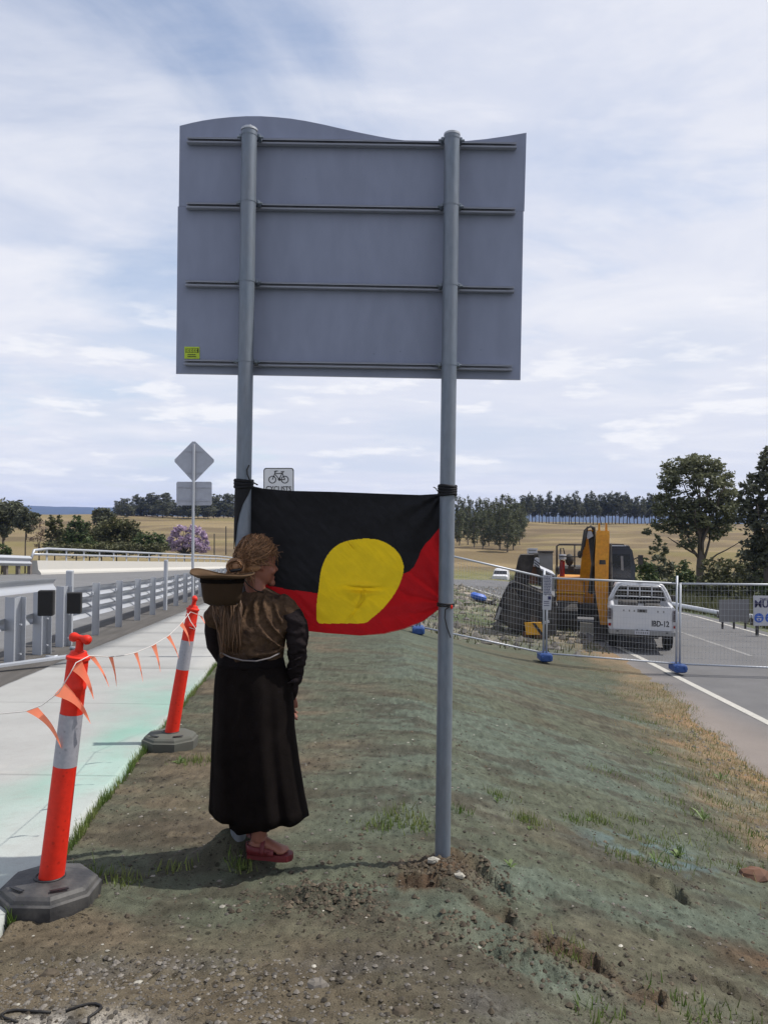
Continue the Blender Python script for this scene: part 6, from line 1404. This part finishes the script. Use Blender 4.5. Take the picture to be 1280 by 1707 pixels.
mb = MB(); mb.loft(rings, cap=False); sk = mb.build('skirt', M['skirt'], wom, smooth=True); so = sk.modifiers.new('thickness', 'SOLIDIFY'); so.thickness = .004
rings = []
for py, a_, b_, ry_ in ((1250, 376, 456, .10), (1330, 379, 455, .10), (1368, 381, 454, .10), (1378, 382, 453, .10)):
    A, B = wp(a_, py), wp(b_, py); rings.append([Vector(((A.x + B.x) / 2 + (B.x - A.x) / 2 * math.cos(q_) * (1 + .03 * math.sin(9 * q_)), .01 + ry_ * math.sin(q_) * (1 + .06 * math.sin(9 * q_ + 1)), A.z + (.008 * math.sin(4 * q_) if py > 1370 else 0))) for q_ in np.linspace(0, 2 * math.pi, 60, endpoint=False)])
mb = MB(); mb.loft(rings, cap=False); us_ = mb.build('underskirt', M['skirt'], wom, smooth=True); so = us_.modifiers.new('t', 'SOLIDIFY'); so.thickness = .003
# waistband
rings = []
for py, a, b, k in ((1086, 367, 470, 1.0), (1092, 365.5, 471.5, 1.06), (1100, 364.5, 473.5, 1.06), (1107, 363, 475, 1.03)):
    A, B = wp(a, py), wp(b, py); rings.append([Vector(((A.x + B.x) / 2 + (B.x - A.x) / 2 * math.cos(q_) * 1.01, .133 * k * math.sin(q_), A.z - .006 * abs(math.sin(q_)) + .002 * math.sin(9 * q_))) for q_ in np.linspace(0, 2 * math.pi, 60, endpoint=False)])
mb = MB(); mb.loft(rings, cap=False); wbd = mb.build('waistband', M['waist'], wom, smooth=True); so = wbd.modifiers.new('t', 'SOLIDIFY'); so.thickness = .004
# brown top: torso, upper arms and drapery joined into one surface
parts = []; m_ = MB(); rings = []
for py, a, b, ry_, cy in ((979, 424, 446, .036, .01), (984, 412, 456, .050, .01), (990, 400, 466, .064, .005), (1000, 384, 476, .086, 0), (1012, 371, 484, .105, -.005), (1026, 363, 487, .122, -.01), (1045, 362, 484, .135, -.015), (1062, 364, 478, .137, -.01), (1078, 366, 474, .135, 0), (1090, 366, 472, .138, 0), (1097, 366, 471, .136, 0)):
    A, B = wp(a, py), wp(b, py)
    rings.append([Vector(((A.x + B.x) / 2 + (B.x - A.x) / 2 * math.cos(q_), cy + ry_ * math.sin(q_) + .006 * math.sin(7 * q_ + py * .05), A.z)) for q_ in np.linspace(0, 2 * math.pi, 60, endpoint=False)])
m_.loft(rings); parts.append(m_)
m_ = MB(); m_.tube([wp(462, 1004, -.02), wp(478, 1016, -.03), wp(489, 1032, -.035), wp(494, 1050, -.04)], [.052, .060, .062, .056], 18); parts.append(m_)
m_ = MB(); m_.tube([wp(382, 1005, .03), wp(366, 1018, .05), wp(356, 1028, .08), wp(358, 1042, .11)], [.05, .056, .052, .044], 18); parts.append(m_)
def drape(pts, r): m = MB(); m.tube([wp(x, y, d) for x, y, d in pts], r, 8); parts.append(m)
drape([(432, 992, -.070), (424, 1012, -.110), (425, 1035, -.135), (440, 1058, -.143), (462, 1075, -.128), (474, 1080, -.085)], [.006, .010, .011, .010, .009, .006])
drape([(442, 990, -.065), (440, 1010, -.107), (445, 1030, -.133), (458, 1050, -.128), (474, 1064, -.085)], [.005, .008, .010, .009, .006])
drape([(455, 992, -.055), (459, 1010, -.09), (466, 1030, -.11), (476, 1048, -.08)], [.005, .009, .010, .007])
drape([(470, 1004, -.065), (477, 1018, -.085), (481, 1034, -.090), (480, 1050, -.075)], [.005, .010, .010, .006])
drape([(412, 1010, -.105), (404, 1035, -.14), (400, 1065, -.146), (402, 1090, -.138)], [.005, .008, .008, .006])
drape([(390, 1012, -.10), (380, 1040, -.128), (376, 1070, -.128), (378, 1092, -.125)], [.005, .009, .009, .006])
drape([(368, 1084, -.10), (395, 1090, -.135), (425, 1092, -.142), (455, 1088, -.125), (470, 1082, -.09)], [.007, .009, .010, .009, .006])
tp_ = remesh(parts, 'top', M['top'], wom, .007, 4)
co = np.zeros(len(tp_.data.vertices) * 3, np.float32); tp_.data.vertices.foreach_get('co', co); co = co.reshape(-1, 3)
no = np.zeros_like(co.reshape(-1)); tp_.data.vertices.foreach_get('normal', no); no = no.reshape(-1, 3)
dsp = (fbm(co[:, 0] * 16 + co[:, 2] * 9 + 40, co[:, 2] * 14 - co[:, 0] * 6 + 40, 4) - .5) * .018
tp_.data.vertices.foreach_set('co', (co + no * dsp[:, None]).reshape(-1)); tp_.data.update()
parts = []; m_ = MB()
m_.tube([wp(486, 1020, -.045), wp(493, 1034, -.050), wp(496, 1052, -.05), wp(496, 1078, -.045), wp(495, 1105, -.01), wp(490, 1132, .04), wp(485.5, 1154, .08), wp(484, 1162, .09)], [(.050, .050), (.054, .056), (.054, .056), (.050, .050), (.045, .045), (.037, .037), (.030, .030), (.029, .029)], 20); parts.append(m_)
for y in (1062, 1088, 1100, 1112, 1135):
    m_ = MB(); m_.tube([wp(480, y + 4, -.075), wp(492, y, -.095 + (y > 1100) * .02), wp(505, y - 6, -.07 + (y > 1100) * .03)], [.004, .009, .004], 8); parts.append(m_)
sl_ = remesh(parts, 'sleeve', M['sleeve'], wom, .006, 5)
co = np.zeros(len(sl_.data.vertices) * 3, np.float32); sl_.data.vertices.foreach_get('co', co); co = co.reshape(-1, 3); no = np.zeros(co.size, np.float32); sl_.data.vertices.foreach_get('normal', no); no = no.reshape(-1, 3)
sl_.data.vertices.foreach_set('co', (co + no * ((fbm(co[:, 0] * 10 + co[:, 2] * 26 + 40, co[:, 1] * 12 + co[:, 0] * 9 + 40, 4) - .5) * .026)[:, None]).reshape(-1)); sl_.data.update()
parts = []; m_ = MB(); m_.tube([wp(357, 1036, .10), wp(356, 1052, .13), wp(358, 1075, .16), wp(372, 1100, .21)], [.046, .046, .042, .034], 16); parts.append(m_); remesh(parts, 'sleeve', M['sleeve'], wom, .007, 4)
mb = MB(); mb.tube([wp(369, 1088, -.11), wp(385, 1096, -.142), wp(405, 1101, -.150), (wp(428, 1102, -.150)), wp(450, 1097, -.138), wp(466, 1089, -.11)], .0035, 6); mb.build('waist_cord', mat('cord_grey', (.16, .145, .15), .8), wom, smooth=True)
mb = MB(); c = wp(401, 1049, -.146); mb.ball(c, (.006, .005, .006), 8, 6); mb.build('bead', M['white'], wom, smooth=True)

# hair: a cap of locks swept back to a bun, with flyaway strands
def lock(mb, pts, r, n=5): mb.tube(pts, [r * (.55 + .45 * math.sin(min(1, .12 + i / (len(pts) - 1)) * math.pi)) for i in range(len(pts))], n, cap=True)
rh = random.Random(11); hm = MB(); bun = wp(394, 944, -.075)
def skull(th, ph, k=1.0):   # th: from the crown down, ph: around, 0 = facing direction
    return hc + Vector((0, 0, .012)) + FD * (.100 * k * math.sin(th) * math.cos(ph)) + SD * (.083 * k * math.sin(th) * math.sin(ph)) + Vector((0, 0, .118 * k * math.cos(th)))
rings = []
for th in np.linspace(.06, 1.95, 12):
    r_ = []
    for ph in np.linspace(0, 2 * math.pi, 30, endpoint=False):
        lim = 1.95 - 1.0 * float(sst(-.45, .75, math.cos(ph))); r_.append(skull(min(th, lim), ph, 1.0))
    rings.append(r_)
mb = MB(); mb.loft(rings); mb.build('hair_cap', M['hair'], wom, smooth=True)
for i in range(1000):
    ph = rh.uniform(-math.pi, math.pi); th0 = rh.uniform(.15, 1.15) if abs(ph) < 1.1 else rh.uniform(.1, 1.7)
    pts = []; k0 = rh.uniform(1.02, 1.16); n = 9; sgn = 1 if ph >= 0 else -1; curl = rh.uniform(2, 7); amp = rh.uniform(.002, .008)
    ph1 = sgn * rh.uniform(2.4, 3.1); th1 = rh.uniform(1.1, 1.75)
    ext = rh.uniform(.35, .95)
    for j in range(n):
        t = j / (n - 1) * ext; p = skull(th0 + (th1 - th0) * t, ph + (ph1 - ph) * t, k0 + .035 * math.sin(t * curl + i)); p += Vector((rh.uniform(-1, 1), rh.uniform(-1, 1), math.sin(t * curl * 2 + i))) * amp
        pts.append(p)
    lock(hm, pts, rh.uniform(.0010, .0027), 3)
for i in range(110):                                                # fringe blown over the brow
    ph = rh.uniform(-.9, 1.2); th = rh.uniform(.55, .95); p0 = skull(th, ph, 1.04); d = (FD * rh.uniform(.0, .03) + Vector((0, 0, rh.uniform(-.08, -.02))) + SD * rh.uniform(-.02, .03))
    pts = [p0 + d * (t ** 1) + Vector((0, 0, .012 * math.sin(t * 3))) + Vector((rh.uniform(-1, 1), rh.uniform(-1, 1), rh.uniform(-1, 1))) * .004 * t for t in np.linspace(0, 1.2, 6)]; lock(hm, pts, rh.uniform(.0015, .003), 4)
for i in range(70):                                                 # loose hair round the nape
    p0 = bun + Vector((rh.uniform(-.01, .09), rh.uniform(0, .05), rh.uniform(-.03, .02))); d = Vector((rh.uniform(-.03, .03), rh.uniform(-.02, .0), rh.uniform(-.10, -.03)))
    lock(hm, [p0 + d * t + Vector((.008 * math.sin(t * 5 + i), 0, 0)) for t in np.linspace(0, 1, 6)], rh.uniform(.001, .0024), 4)
for i in range(120):                                                # flyaways
    ph = rh.uniform(-3.1, 3.1); th = rh.uniform(.1, 1.3); p0 = skull(th, ph, 1.05); o_ = (p0 - hc).normalized(); w_ = Vector((rh.uniform(-.4, 1), rh.uniform(-.6, .6), rh.uniform(-.3, .25))) * .036
    pts = [p0 + o_ * .016 * math.sin(t * 2) + w_ * t * t for t in np.linspace(0, 1, 6)]; hm.tube(pts, [.0011, .0010, .0009, .0008, .0007, .0005], 3)
for i in range(170):                                                # the bun: loops round its centre
    a0 = rh.random() * 6.28; tl = rh.uniform(-.9, .9); rr_b = rh.uniform(.026, .048); ax1 = Vector((math.cos(tl), math.sin(tl) * .6, rh.uniform(-.4, .4))).normalized(); ax2 = ax1.cross(Vector((.2, 1, .3))).normalized()
    pts = [bun + ax1 * (rr_b * math.cos(a0 + s)) + ax2 * (rr_b * .8 * math.sin(a0 + s)) + Vector((0, -.012 * math.sin(s * 2), 0)) for s in np.linspace(0, 2.6, 8)]; lock(hm, pts, rh.uniform(.002, .0042), 4)
for i in range(80):                                                 # tail of the bun below its tie
    p0 = bun + Vector((rh.uniform(-.03, .03), rh.uniform(-.02, .02), -.02)); d = Vector((rh.uniform(-.05, .02), rh.uniform(-.02, .01), rh.uniform(-.09, -.04)))
    lock(hm, [p0 + d * t + Vector((.01 * math.sin(t * 4 + i), 0, 0)) for t in np.linspace(0, 1, 6)], rh.uniform(.002, .004), 4)
hm.ball(bun, (.030, .026, .030), 10, 8); tag(hm.build('hair', M['hair'], wom, smooth=True), kind='stuff')
mb = MB(); mb.tube([bun + Vector((.034 * math.cos(a), .024 * math.sin(a), -.018 + .006 * math.cos(a))) for a in np.linspace(0, 6.283, 22)], .008, 8); mb.build('hair_tie', M['black'], wom, smooth=True)
hm = MB()                                                           # long dark locks hanging below the hat
for i in range(170):
    x = rh.uniform(354, 402); y0 = rh.uniform(1000, 1012); y1 = rh.uniform(1045, 1092) if x > 362 else rh.uniform(1030, 1055); d0 = -.135 - rh.random() * .02
    pts = []
    for t in np.linspace(0, 1, 7): pts.append(wp(x + (8 * t if x < 370 else rh.uniform(-1.2, 1.2)) + 1.5 * math.sin(t * 5 + i), y0 + (y1 - y0) * t, d0 - .012 * math.sin(t * 3) + (.035 * (1 - t) if x < 366 else 0)))
    lock(hm, pts, rh.uniform(.002, .005), 4)
tag(hm.build('long_hair', M['hairlong'], wom, smooth=True), kind='stuff')

# the hat hanging at her back, crown down
HY = -.235; hcx = wp(371, 958, HY)
hat = thing('hat', 'wide brimmed brown felt hat hanging upside down at the back of the woman', 'hat', WO_ + hcx)
def hatp(x, y, z): return Vector((x, y, z))
rings = []
def hring(r, z, k=1.0, brim=False):
    o_ = []
    for a in np.linspace(0, 2 * math.pi, 60, endpoint=False):
        x, y = r * math.cos(a), r * .82 * math.sin(a); zz = z
        if brim: zz += .010 * math.cos(2 * a + .4) * (r / .15) - .010 * (math.cos(a) > 0) * math.cos(a) + .006 * math.sin(3 * a)
        o_.append(hatp(x, y, zz))
    return o_
rings = [hring(.148, .012, brim=True), hring(.150, .006, brim=True), hring(.130, -.004, brim=True), hring(.105, -.010), hring(.100, -.016), hring(.097, -.05), hring(.091, -.10), hring(.082, -.130), hring(.06, -.140), hring(.02, -.133)]
mb = MB(); mb.loft(rings[:4], cap=False); br_ = mb.build('brim', M['hatbrim'], hat, smooth=True); so = br_.modifiers.new('t', 'SOLIDIFY'); so.thickness = .004
mb = MB(); vs = rings[3:]; mb.loft(vs, cap=False); n = 60; mb.add(rings[-1], [tuple(range(60))]); cr_ = mb.build('crown', M['hatfeltshade'], hat, smooth=True); so = cr_.modifiers.new('t', 'SOLIDIFY'); so.thickness = .004
mb = MB(); mb.loft([hring(.1015, -.018), hring(.1005, -.036)], cap=False); bd_ = mb.build('hat_band', M['skirt'], hat, smooth=True); so = bd_.modifiers.new('t', 'SOLIDIFY'); so.thickness = .002; so.offset = 1
mb = MB(); s0 = wp(404, 962, -.19) - hcx; mb.tube([s0, wp(414, 975, -.09) - hcx, wp(428, 985, -.062) - hcx, wp(444, 988, -.03) - hcx], .003, 6); mb.build('chin_cord', M['cord'], hat, smooth=True)

# ------------------------------------------------------------------ haze: the air between here and the range
mh_ = bpy.data.materials.new('haze'); mh_.use_nodes = True; nt = mh_.node_tree; nt.nodes.clear()
vo = nt.nodes.new('ShaderNodeVolumePrincipled'); vo.inputs['Density'].default_value = .0001; vo.inputs['Color'].default_value = (.34, .50, 1.0, 1); vo.inputs['Anisotropy'].default_value = 0.0
ou = nt.nodes.new('ShaderNodeOutputMaterial'); nt.links.new(vo.outputs[0], ou.inputs['Volume'])
mb = MB(); zlo, zhi = float(Z.min()) - 1.2, 92.0
mb.box((0, 2800, (zlo + zhi) / 2), (13600, 5760, zhi - zlo)); hz = mb.build('haze', mh_); tag(hz, kind='stuff')
